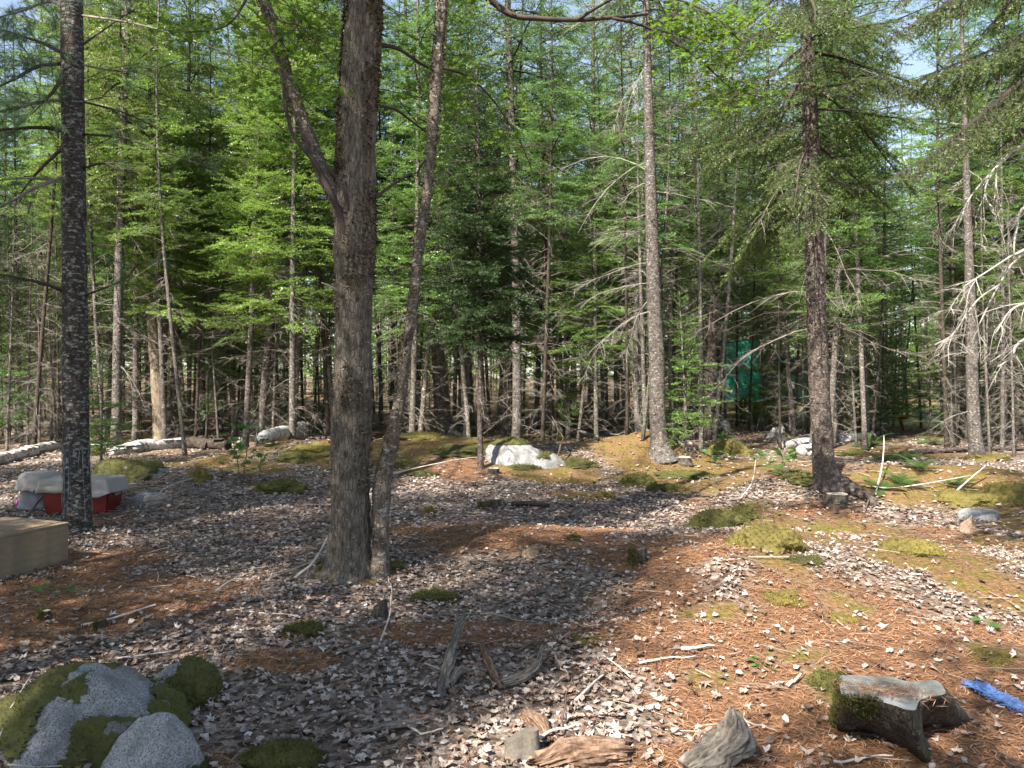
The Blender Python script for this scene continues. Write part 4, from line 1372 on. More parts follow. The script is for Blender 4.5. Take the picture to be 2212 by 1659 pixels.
# broadleaf tree of the thicket
def broadleaf_meshes(seed, h, r0, cb, spread, nbr, leaf, out=OUT_OVAL):
    r = np.random.default_rng(seed)
    z = np.linspace(-0.1, h, 20)
    path = np.stack([0.12 * np.sin(z * 0.6 + seed), 0.10 * np.cos(z * 0.5 + seed) - 0.1 * math.cos(seed), z], -1)
    path[:, 0] -= path[0, 0]
    ra = r0 * (1 - np.clip(z, 0, h) / h) ** 0.8 + 0.004
    tm = trunk_mesh(path, ra, 8, 0.06, 5, seed)
    segs, P = [], []
    for i in range(nbr):
        f = (i + r.random()) / nbr
        zz = cb + (h - cb) * f
        az = i * 2.4 + r.normal() * 0.4
        L = spread * (1 - 0.6 * f) * (0.6 + 0.6 * r.random())
        p = np.array([np.interp(zz, z, path[:, 0]), np.interp(zz, z, path[:, 1]), zz])
        d = np.array([math.cos(az), math.sin(az), 0.45 + 0.2 * r.normal()])
        for j in range(5):
            d = nrm(d + np.array([0, 0, -0.12]) + r.normal(size=3) * 0.12)
            e = p + d * L / 5
            segs.append((p, e, 0.004 + 0.008 * L * (1 - j / 5), 0.004 + 0.008 * L * (0.8 - j / 5)))
            for k in range(7):
                q = p + (e - p) * r.random()
                o = q + np.array([r.normal() * 0.16, r.normal() * 0.16, -0.03 + r.normal() * 0.05])
                segs.append((q, o, 0.0022, 0.0012))
                for _ in range(2):
                    P.append(o + r.normal(size=3) * np.array([0.06, 0.06, 0.025]))
            p = e
    P = np.array(P)
    V, F, A = leaf_batch(P, leaf * (0.6 + 0.6 * r.random(len(P))), out, 0.42, 0.9, r)
    return tm, twig_wood_mesh(segs).mesh('branchwork'), new_mesh('crown', V, [F], A)
for key, lab, args in (('maple_young', 'slim broad-leaved young maple', (401, 7.5, 0.045, 2.0, 1.5, 34, 0.11, OUT_MAPLE)),
                       ('birch_young', 'slim small-leaved young birch', (402, 11, 0.06, 3.5, 1.6, 46, 0.075, OUT_OVAL))):
    tm, wm, cm = broadleaf_meshes(*args)
    for me, mat in ((tm, 'fir_bark'), (wm, 'dead_twig'), (cm, 'green_leaf' if key == 'maple_young' else 'maple_leaf')):
        me.materials.append(M[mat])
    KIND[key] = dict(name='maple_tree' if key == 'maple_young' else 'birch_tree', label=lab, meshes=[('trunk', tm), ('branchwork', wm), ('crown', cm)], proto=None)

LANDMARKS = [('the plywood box', (-4.3, 6.4)), ('the lichened pine', (-4.4, 7.8)), ('the pale broken snag', (-7.9, 17)), ('the leafy maple seedling', (-4.3, 12)), ('the propped birch log', (-4.5, 15)),
             ('the twin-stemmed maple', (-1.3, 6.3)), ('the curved pinkish spruce', (-1.6, 18)), ('the white boulder', (0, 14)), ('the grey drooping spruce', (2.9, 15.5)), ('the broken birch stump', (6.4, 18)),
             ('the stout reddish spruce', (4.8, 11.5)), ('the green shelter', (8.5, 25)), ('the picnic table', (10.7, 23)), ('the dying spruce', (8.9, 14.8)), ('the sunny lawn', (16, 29)), ('the red cooler', (-5.3, 9.2)),
             ('the mossy boulders', (1.6, 22)), ('the long birch log', (-7.5, 16)), ('the fern clumps', (7.5, 17)), ('the black root plate', (2.2, 27))]
USED = {}
def tree_label(look, x, y, s, lean):
    size = 'very short ' if s < 0.80 else 'shortish ' if s < 0.92 else '' if s < 1.04 else 'big ' if s < 1.16 else 'very big '
    st = 'leaning ' if lean > 0.022 else ''
    q = sorted((math.hypot(x - p[0], y - p[1]), nm, p) for nm, p in LANDMARKS)
    for dist, nm, p in q[:5]:
        rel = 'right beside' if dist < 1.4 else 'close to' if dist < 2.6 else 'not far from' if dist < 4.5 else ('in the wood beyond' if y > p[1] + 1 else 'some way from')
        lab = f'{size}{st}{look} {rel} {nm}'
        lab = lab if len(lab.split()) <= 16 else f'{look} {rel} {nm}'
        if lab not in USED:
            USED[lab] = 1
            return lab
    dist, nm, p = q[0]
    return f'{size}{look} around {nm}'

def plant(key, x, y, s=1.0, rz=None, tilt=(0, 0), label=None, group=GROUPS):
    k = KIND[key]
    loc = (x, y, float(gz(x, y)) - 0.03)
    rz = random.random() * 6.283 if rz is None else rz
    label = label or tree_label(k['label'], x, y, s, math.hypot(*tilt))
    if k['proto'] is None:
        t = thing(k['name'], label, 'tree', loc, rz, group, s)
        t.rotation_euler = (tilt[0], tilt[1], rz)
        for nm, me in k['meshes']:
            if me:
                part(nm, me, None, t, None if nm == 'trunk' else 'stuff')
        k['proto'] = t
        if label:
            k['own'] = True
        return t
    return copy_tree(k['proto'], loc, rz, s, label, group, tilt)

TREES = []
def plant_px(key, dx, dy, s=1.0, lean=0.0):
    g = ground_at(dx, dy)
    TREES.append((g[0], g[1]))
    return plant(key, g[0], g[1], s, tilt=(random.gauss(0, 0.012), lean + random.gauss(0, 0.01)))

for q in [('fir_a', 45, 945, 0.8), ('fir_a', 232, 925, 1.0), ('fir_b', 293, 958, 1.25), ('pole_pale', 400, 985, 0.9), ('pole', 422, 958, 0.9), ('spruce_a', 438, 942, 0.9), ('pole_pale', 472, 962, 0.55),
          ('pole', 515, 915, 1.0), ('pole', 545, 900, 1.1), ('fir_a', 566, 905, 0.9), ('pole', 602, 892, 1.1), ('pole_pale', 636, 890, 1.0), ('fir_b', 655, 905, 1.0), ('pole', 690, 900, 1.0),
          ('fir_a', 1075, 928, 0.9), ('spruce_a', 1107, 905, 1.1), ('pole', 1130, 900, 1.0), ('pole', 1160, 890, 1.0), ('pole_pale', 1187, 938, 0.7), ('spruce_a', 1255, 890, 0.95),
          ('pole', 1355, 938, 0.7), ('bare', 1377, 925, 1.2), ('pole_pale', 1388, 950, 0.65), ('spruce_a', 1532, 895, 1.2), ('fir_a', 1602, 905, 1.1), ('pole', 1628, 900, 1.1), ('fir_b', 1665, 905, 0.9),
          ('pole_pale', 1735, 935, 0.6), ('fir_b', 2035, 930, 1.0), ('pole', 1990, 925, 0.8), ('pole_pale', 2138, 985, 0.6), ('fir_a', 2166, 960, 1.2), ('pole', 2203, 930, 1.0), ('pole', 820, 900, 1.0),
          ('bare', 880, 915, 0.9), ('fir_b', 905, 890, 1.0), ('pole', 1010, 905, 0.9), ('bare', 60, 965, 0.8), ('bare', 110, 950, 0.9), ('bare', 15, 975, 0.75), ('bare', 85, 972, 0.7), ('bare', 125, 965, 0.75), ('bare', 35, 955, 0.85), ('bare', 5, 945, 0.9), ('bare', 265, 940, 0.8), ('bare', 480, 930, 0.9),
          ('fir_small', 218, 1010, 0.75), ('fir_small', 1650, 930, 1.15), ('fir_small', 1700, 915, 1.3), ('shrub_fir', 1640, 900, 1.0), ('shrub_fir', 1890, 915, 0.9), ('fir_small', 1905, 940, 1.1), ('shrub_fir', 1960, 905, 1.0),
          ('shrub_fir', 20, 930, 1.0), ('shrub_fir', 150, 915, 1.0), ('fir_small', 715, 920, 1.0), ('shrub_fir', 2180, 920, 1.1), ('maple_young', 1520, 925, 0.9), ('maple_young', 1330, 910, 0.9), ('maple_young', 1230, 900, 1.15),
          ('birch_young', 330, 915, 1.0), ('birch_young', 1470, 890, 1.1), ('fir_b', 180, 905, 1.1), ('fir_b', 530, 890, 1.2), ('fir_b', 380, 905, 1.1), ('fir_b', 1180, 880, 1.2), ('bare', 1310, 905, 1.0), ('bare', 1450, 900, 0.9),
          ('pole', 1592, 922, 0.9), ('pole', 1618, 930, 0.75), ('fir_small', 1600, 915, 0.8), ('bare', 1650, 925, 0.9), ('fir_b', 2080, 905, 1.2), ('fir_small', 930, 925, 0.6), ('bare', 2060, 955, 0.9), ('bare', 2190, 985, 0.7)]:
    plant_px(*q)

for q in [('fir_small', 1480, 975, 1.0), ('fir_small', 1860, 930, 1.2), ('fir_small', 1930, 925, 1.3), ('fir_small', 2010, 935, 1.1), ('shrub_fir', 2060, 925, 0.9), ('shrub_fir', 1750, 900, 1.0), ('fir_small', 2190, 945, 1.3), ('shrub_fir', 1830, 905, 1.0),
          ('fir_small', 620, 930, 0.9), ('fir_small', 575, 925, 1.0), ('shrub_fir', 620, 895, 0.9), ('fir_small', 300, 930, 1.1), ('shrub_fir', 80, 925, 0.9), ('fir_small', 20, 960, 1.1), ('fir_small', 375, 935, 0.9), ('maple_young', 480, 915, 0.8), ('maple_young', 1610, 915, 0.8),
          ('fir_small', 1120, 905, 1.0), ('shrub_fir', 1290, 890, 0.9), ('maple_young', 860, 905, 0.85), ('birch_young', 990, 900, 0.9), ('maple_young', 1780, 905, 0.9), ('birch_young', 2120, 925, 0.9), ('birch_young', 1270, 895, 1.0), ('maple_young', 220, 910, 0.9),
          ('shrub_fir', 1420, 890, 1.0), ('birch_young', 1690, 895, 1.1), ('fir_b', 1560, 890, 1.0), ('birch_young', 90, 915, 1.0), ('maple_young', 1960, 900, 1.1)]:
    plant_px(*q)
rr_ = np.random.default_rng(55)
def clear_spot(x, y, dmin):
    return all((x - a) ** 2 + (y - b) ** 2 > dmin * dmin for a, b in TREES)
kinds = ['fir_a', 'fir_b', 'spruce_a', 'pole', 'pole_pale', 'bare', 'shrub_fir', 'birch_young', 'maple_young']
wts = np.array([0.16, 0.13, 0.09, 0.24, 0.13, 0.08, 0.05, 0.08, 0.04]); wts /= wts.sum()
count = 0
for k in range(20000):
    if count >= 270:
        break
    y = 15.6 + 26 * rr_.random() ** 1.35
    x = (rr_.random() * 2 - 1) * (0.74 * y + 1.5)
    # the view to the green tarpaulin and the pale lawn stays thinner
    a = CXD + x / y * FD
    if 1560 < a < 1665 and y < 25 and rr_.random() < 0.9:
        continue
    if 1900 < a and y > 20 and rr_.random() < 0.6:
        continue
    if y < 17.5 and 800 < a < 1900 and rr_.random() < 0.6:
        continue
    if not clear_spot(x, y, 0.75 + 0.02 * (y - 16)):
        continue
    TREES.append((x, y)); count += 1
    plant(kinds[rr_.choice(len(kinds), p=wts)], x, y, 0.82 + 0.5 * rr_.random(), tilt=(rr_.normal() * 0.015, rr_.normal() * 0.015))

count = 0
for k in range(4000):
    if count >= 45:
        break
    y = 16.0 + 13 * rr_.random()
    x = (rr_.random() * 2 - 1) * 0.70 * y
    a = CXD + x / y * FD
    if 1560 < a < 1665 or not clear_spot(x, y, 0.45):
        continue
    TREES.append((x, y)); count += 1
    plant('pole' if rr_.random() < 0.6 else 'pole_pale', x, y, 0.55 + 0.25 * rr_.random(), tilt=(rr_.normal() * 0.03, rr_.normal() * 0.03))

# far wood that reads as one mass
def far_wood():
    r = np.random.default_rng(66)
    mb, mt = MB(), MB()
    base = []
    for s in range(3):
        tm, wm, cm, dm = conifer_meshes(seed=500 + s, h=13, r0=0.09, cb=1.2, blen=2.0, nb=66, dead_n=0, spacing=0.33, nlen=0.32, nw=0.085, twsp=0.18, sub=False, lscale=0.5, nseg=5)
        V = np.empty(len(cm.vertices) * 3, np.float32); cm.vertices.foreach_get('co', V)
        base.append(V.reshape(-1, 3).copy())
    n = 0
    while n < 250:
        y = 38 + 40 * r.random()
        x = (r.random() * 2 - 1) * (0.75 * y + 4)
        B = base[n % 3] * (0.35 + 0.25 * r.random() if n % 3 == 0 else 1.1 + 0.6 * r.random())
        a = r.random() * 6.28
        X = B[:, 0] * math.cos(a) - B[:, 1] * math.sin(a) + x
        Y = B[:, 0] * math.sin(a) + B[:, 1] * math.cos(a) + y
        Z = B[:, 2] + float(gz(x, y))
        mb.add(np.stack([X, Y, Z], -1), np.arange(len(B)).reshape(-1, 3), r.random(len(B)))
        V, F = prisms(np.array([[x, y, float(gz(x, y)) - 0.1]]), np.array([[x, y, 12.0]]), 0.10, 0.03, 6)
        mt.add(V, F, 0.5)
        n += 1
    o = single('distant_wood', mb.mesh('distant_wood'), M['fir_needle'], 'far green wood of firs closing the view behind the thicket', 'wood', kind='stuff')
    o = single('distant_trunks', mt.mesh('distant_trunks'), M['fir_bark'], 'crowded far grey trunks of the wood behind the thicket', 'wood', kind='stuff')
far_wood()

# ------------------------------------------------------------------ rocks and moss
def ico(sub):
    import bmesh
    bm = bmesh.new()
    bmesh.ops.create_icosphere(bm, subdivisions=sub, radius=1.0)
    V = np.array([v.co[:] for v in bm.verts]); F = np.array([[v.index for v in f.verts] for f in bm.faces])
    bm.free()
    return V, F
ICO4 = ico(5); ICO3 = ico(4)

def rock_shape(size, seed, cuts, rough=0.08, base=ICO4):
    V, F = base
    r = np.random.default_rng(seed)
    V = V * (1 + (fbm(V * 1.3 + seed, 3, seed) - 0.5)[:, None] * 0.55)
    for c in cuts:
        nn = nrm(np.array(c[:3], float)); d = c[3]
        h = V @ nn - d
        V = V - nn[None] * (np.clip(h, 0, None) * 0.78)[:, None]
    V = V + nrm(V) * ((fbm(V * 4 + seed, 4, seed + 1) - 0.5) * rough * 1.5 - np.clip(0.10 - np.abs(fbm(V * 2.2 + seed * 1.7, 3, seed + 6) - 0.5), 0, 1) * 0.35)[:, None]
    return V * np.array(size), F

def fuzz(P, N, n, r, length, width, lean=0.5):
    i = r.integers(0, len(P), n)
    p = P[i] + r.normal(size=(n, 3)) * length * 0.5
    d = nrm(N[i] + r.normal(size=(n, 3)) * lean + np.array([0, 0, 0.15]))
    s = nrm(np.cross(d, r.normal(size=(n, 3)))) * width
    L = length * (0.5 + r.random(n))
    V = np.stack([p - s - d * L[:, None] * 0.3, p + s - d * L[:, None] * 0.3, p + d * L[:, None]], 1).reshape(-1, 3)
    A = np.repeat(r.random(n), 3)
    A[2::3] = np.clip(A[2::3] + 0.25, 0, 1)
    return V, np.arange(n * 3).reshape(-1, 3), A

def vnormals(V, F):
    fn = np.cross(V[F[:, 1]] - V[F[:, 0]], V[F[:, 2]] - V[F[:, 0]])
    N = np.zeros_like(V)
    for k in range(3):
        np.add.at(N, F[:, k], fn)
    return nrm(N)

def rock(name, label, loc, size, seed, cuts, mat, mossf=None, rotz=0.0, base=ICO4, fuzzn=5000, flen=0.018, mossmat='moss', cat='rock', rough=0.08, group=None):
    V, F = rock_shape(size, seed, cuts, rough, base)
    c, s = math.cos(rotz), math.sin(rotz)
    V = V @ np.array([[c, s, 0], [-s, c, 0], [0, 0, 1]])
    t = thing(name, label, cat, loc, group=group)
    st = part('stone', new_mesh('stone', V, [F], np.full(len(V), 0.5), True), M[mat], t)
    if mossf is not None:
        N = vnormals(V, F)
        m = mossf(V / np.array([max(size[0], size[1])] * 2 + [size[2]]), N) + 0.9 * (fbm(V * 5 / max(size), 4, seed + 4) - 0.5)
        fm = m[F].mean(1) > 0.5
        Fm = F[fm]
        if len(Fm):
            ids = np.unique(Fm)
            mp = np.full(len(V), -1); mp[ids] = np.arange(len(ids))
            edge = np.clip((m[ids] - 0.5) * 5, 0, 1)
            Vm = V[ids] + N[ids] * (0.001 + 0.016 * edge * (0.5 + fbm(V[ids] * 40, 2, 3)))[:, None]
            mb = MB()
            mb.add(Vm, mp[Fm], 0.25 + 0.4 * fbm(Vm * 30, 2, 8))
            vf, ff, af = fuzz(Vm, N[ids], fuzzn, np.random.default_rng(seed), flen * 0.6, flen * 0.12)
            mb.add(vf, ff, af)
            part('moss', mb.mesh('moss'), M[mossmat], st, 'stuff')
    return t

g = ground_at(160, 1585)
rock('boulder', 'broad granite boulder with moss on its crown and lower right flank', (-1.90, 3.42, float(gz(-1.9, 3.42)) + 0.02), (0.41, 0.34, 0.255), 5,
     [(0.35, -0.75, 0.55, 0.66), (-0.55, -0.55, 0.62, 0.66), (0.7, 0.2, 0.7, 0.72)], 'granite',
     lambda p, n: np.where((p[:, 0] < -0.25) & (p[:, 2] > 0.0), 0.75, 0.1) + np.where((p[:, 0] > 0.15) & (p[:, 2] < 0.45), 0.55, 0.0) + np.where(p[:, 2] < -0.05, 0.45, 0) + np.where((p[:, 2] > 0.62) & (np.abs(p[:, 0] + 0.1) < 0.25), 0.35, 0), rough=0.07, fuzzn=9000)
rock('boulder', 'speckled pale granite block leaning on the forest floor before the mossy boulder', (-1.43, 3.03, float(gz(-1.43, 3.03)) + 0.02), (0.22, 0.19, 0.235), 14,
     [(-0.45, -0.50, 0.72, 0.46), (0.92, -0.35, 0.12, 0.50)], 'pale_granite',
     lambda p, n: np.where((p[:, 2] < 0.10) & (p[:, 0] > 0.05), 0.6, 0.0) + np.where(p[:, 2] < -0.2, 0.4, 0), rough=0.06)
rock('boulder', 'low rounded stone wholly furred with dark moss behind the big boulder', (-1.66, 3.86, float(gz(-1.66, 3.86)) + 0.02), (0.17, 0.16, 0.15), 15,
     [(0, -0.5, 0.8, 0.75)], 'granite', lambda p, n: np.full(len(p), 0.72) - np.where((p[:, 0] < -0.1) & (p[:, 2] > 0.3), 0.3, 0), fuzzn=6000)
OBST += [(-1.9, 3.42, 0.42), (-1.43, 3.03, 0.24), (-1.66, 3.86, 0.2)]
g = ground_at(1108, 1006)
rock('boulder', 'large white granite boulder bedded in the mossy mound', (g[0], g[1] + 0.35, g[2] + 0.05), (0.50, 0.45, 0.36), 22,
     [(0.1, -0.9, 0.35, 0.62), (0, -0.3, 0.9, 0.80)], 'pale_granite', lambda p, n: np.where(p[:, 2] > 0.72, 0.7, 0.0) + np.where(p[:, 0] < -0.85, 0.7, 0.0), base=ICO4, fuzzn=3000, flen=0.03)
g = ground_at(1187, 1012)
rock('boulder', 'smaller white granite stone beside the large white boulder', (g[0], g[1] + 0.2, g[2] + 0.01), (0.27, 0.25, 0.20), 23,
     [(0.5, -0.8, 0.3, 0.62)], 'pale_granite', lambda p, n: np.where((p[:, 2] > 0.65) & (p[:, 0] < 0.1), 0.7, 0.0), base=ICO3, fuzzn=700, flen=0.03)
g = ground_at(305, 1095)
rock('boulder', 'grey stone sprinkled with brown needles beside the red cooler', (g[0], g[1] + 0.2, g[2] + 0.02), (0.26, 0.2, 0.15), 24, [(0, -0.3, 0.9, 0.6)], 'granite', None, base=ICO3)
g = ground_at(2130, 1125)
rock('boulder', 'flat grey stone half sunk among moss and needles', (g[0], g[1] + 0.15, g[2]), (0.24, 0.2, 0.13), 25, [(0, -0.2, 0.9, 0.6)], 'granite', None, base=ICO3)
g = ground_at(250, 1050)
rock('boulder', 'dark mossy boulder behind the red cooler', (g[0], g[1] + 0.45, g[2] + 0.02), (0.52, 0.45, 0.30), 26, [(0, -0.85, 0.4, 0.7)], 'granite',
     lambda p, n: np.full(len(p), 0.72) - np.where(p[:, 0] > 0.75, 0.6, 0), base=ICO3, fuzzn=3500, flen=0.03)
for (dx, dy, w, h, lab) in [(1520, 925, 45, 30, 'mossy boulder under the thicket beside the fallen birch'), (1250, 918, 40, 26, 'moss-capped boulder in the shade behind the white boulder'), (1190, 950, 34, 24, 'round mossy stone by the curved sapling behind the white boulder'),
                            (1352, 918, 30, 26, 'mossy stone between slim trunks near the grey spruce'), (425, 1040, 22, 30, 'yellow mossed stone before the leafy seedling'), (196, 985, 22, 22, 'small mossy stone beside the pine trunk and birch log')]:
    g = ground_at(dx, dy)
    k = g[1] / FD
    rock('boulder', lab, (g[0], g[1] + 0.6 * w * k, g[2] - 0.02), (w * k, w * k * 0.85, h * k * 1.05), int(dx), [(0, -0.8, 0.5, 0.72)], 'granite', lambda p, n: np.full(len(p), 0.75) + 0.2 * (p[:, 2] > 0.3), base=ICO3, fuzzn=1800, flen=0.035,
         mossmat='yellow_moss' if dx in (425, 1250) else 'moss')

# moss hummocks
def hummock(dx, dy, w, h, label, mat='moss', n=2600, seed=None, stretch=1.0):
    g = ground_at(dx, dy)
    k = g[1] / FD
    rx, hz = w * k * 1.12, h * k * 0.78
    ry = max(rx * 0.75, hz) * stretch
    seed = seed or int(dx * 7 + dy)
    r = np.random.default_rng(seed)
    V, F = ICO3
    keep = V[F][:, :, 2].max(1) > -0.35
    V = V * (1 + (fbm(V * 2.0 + seed, 4, seed) - 0.5)[:, None] * 1.1)
    V = V * np.array([rx, ry, hz * 1.15])
    N = vnormals(V, F)
    V = V + N * ((fbm(V * 28, 3, seed) - 0.5) * 0.04)[:, None]
    mb = MB()
    mb.add(V, F[keep], 0.15 + 0.5 * fbm(V * 22, 3, 4))
    top = np.where(V[:, 2] > -0.1 * hz)[0]
    fl = 0.006 + 0.0013 * g[1]
    vf, ff, af = fuzz(V[top], N[top], n, r, fl, fl * 0.15)
    mb.add(vf, ff, af)
    single('moss_hummock', mb.mesh('moss_hummock'), M[mat], label, 'moss', (g[0], g[1] + ry * 0.75, g[2] - 0.01))

for q in [(595, 1066, 50, 30, 'round dark green moss hummock between the leafy seedling and the maple'), (648, 1378, 44, 30, 'small round moss cushion on bare leaf litter nearest the mossy boulders', 'moss', 5000),
          (938, 1304, 42, 24, 'moss-topped rotten clod beyond the leaning sawn stub', 'moss', 5000), (1378, 1050, 34, 26, 'shaggy bright moss hummock before the grey spruce', 'moss', 3500), (1442, 1062, 32, 18, 'low moss hummock right of the shaggy bright one'),
          (1314, 1076, 26, 12, 'flat yellowish moss patch before the white stones', 'yellow_moss'), (1565, 1145, 55, 46, 'tall dark moss mound over a rotten stump, left of its pair', 'moss', 4500), (1668, 1190, 72, 54, 'broad golden-green moss mound over a rotten stump, right of its pair', 'yellow_moss', 6000),
          (1612, 1125, 30, 34, 'dark mossy knob rising between the two moss mounds', 'moss', 2500), (598, 1668, 78, 44, 'wide moss cushion beside the pale granite block', 'moss', 9000), (1695, 1305, 52, 22, 'flat golden moss cushion in full sun on the leaf litter', 'yellow_moss', 5000),
          (1985, 1200, 60, 26, 'bushy golden moss bank in the sunlit hollow', 'yellow_moss', 5000), (2110, 1092, 75, 30, 'broad yellow moss bank under the bleached branches', 'yellow_moss', 4000), (2195, 1085, 50, 40, 'deep golden moss mound at the foot of the stone', 'yellow_moss', 3000),
          (1585, 985, 42, 34, 'tawny moss hump with dead twigs over it near the birch logs', 'yellow_moss', 2500), (2145, 995, 46, 14, 'golden moss strip beside the dying spruce', 'yellow_moss'), (1740, 1040, 40, 20, 'moss ridge running down from the stout spruce', 'moss', 2500, None, 2.2),
          (770, 1240, 75, 20, 'green moss collar round the foot of the twin-stemmed maple', 'moss', 7000), (905, 950, 60, 16, 'row of sunlit moss humps behind the maple', 'yellow_moss'), (860, 1010, 50, 12, 'thin moss carpet right of the maple stem'),
          (905, 1030, 40, 10, 'small moss pad on leaf litter right of the maple'), (1000, 985, 70, 26, 'moss shoulder of the mound left of the white boulder', 'moss', 3000), (1250, 1010, 60, 16, 'moss apron right of the smaller white stone'), (680, 985, 60, 26, 'yellow moss bank under the peeling birch log', 'yellow_moss', 2600),
          (640, 1000, 46, 24, 'dark moss lump under the peeling birch log'), (1740, 1220, 40, 16, 'low moss pad left of the stout moss bank'), (1820, 1345, 40, 13, 'small yellow moss pad among sunlit leaves', 'yellow_moss', 2500), (2150, 1432, 45, 13, 'flat green moss smear near the blue tarpaulin scrap', 'yellow_moss', 3000),
          (1240, 1168, 14, 12, 'tiny moss button on the dark needle mound'), (925, 1110, 12, 14, 'small bright moss finger lit beside the maple', 'yellow_moss'), (1495, 1035, 60, 16, 'wide moss sheet right of the grey spruce'), (1130, 1015, 40, 10, 'thin moss lip below the white boulder'),
          (1785, 1490, 26, 34, 'moss tuft clinging to the left side of the sawn stump', 'moss', 3500), (1280, 1392, 40, 8, 'thin yellow moss strip edging the needle bank', 'yellow_moss'), (1800, 1155, 46, 12, 'needle-strewn moss pad in the sun', 'yellow_moss')]:
    hummock(*q)

# ------------------------------------------------------------------ stumps and dead wood
def mat_cut(name, a, b, ring=60):
    t = NT(name)
    v = t.coord((1, 1, 1), rnd=False)
    n1 = t.noise(v, 7, 5, 0.6)
    w = t.n('TexWave', wave_type='RINGS', rings_direction='Z')
    w.inputs['Scale'].default_value = ring
    w.inputs['Distortion'].default_value = 3
    w.inputs['Detail'].default_value = 3
    t.l(v, w.inputs['Vector'])
    c = t.ramp(n1, [(0.35, a), (0.65, b)])
    c = t.mix(t.ramp(w.outputs['Fac'], [(0.3, 0.0), (0.9, 0.35)]), c, tuple(x * 0.45 for x in a))
    n3 = t.noise(v, 60, 3)
    return t.done(t.principled(c, 0.85, 0.2, t.bump(n3, 0.4, 0.006)))
M['cut_grey'] = mat_cut('cut_grey', (0.19, 0.185, 0.15), (0.38, 0.38, 0.37), 26)
M['cut_pale'] = mat_cut('cut_pale', (0.40, 0.34, 0.25), (0.60, 0.53, 0.42), 90)
M['stump_bark'] = mat_bark('stump_bark', (0.018, 0.015, 0.012), (0.125, 0.105, 0.085), (0.24, 0.24, 0.20), 0.60, 0.14, 60, 1.0, (0.05, 0.05, 0.014))

def z4(zx, zy):
    return ((2350 + zx / 3.403) * 0.73733, (1900 + zy / 3.403) * 0.73733)

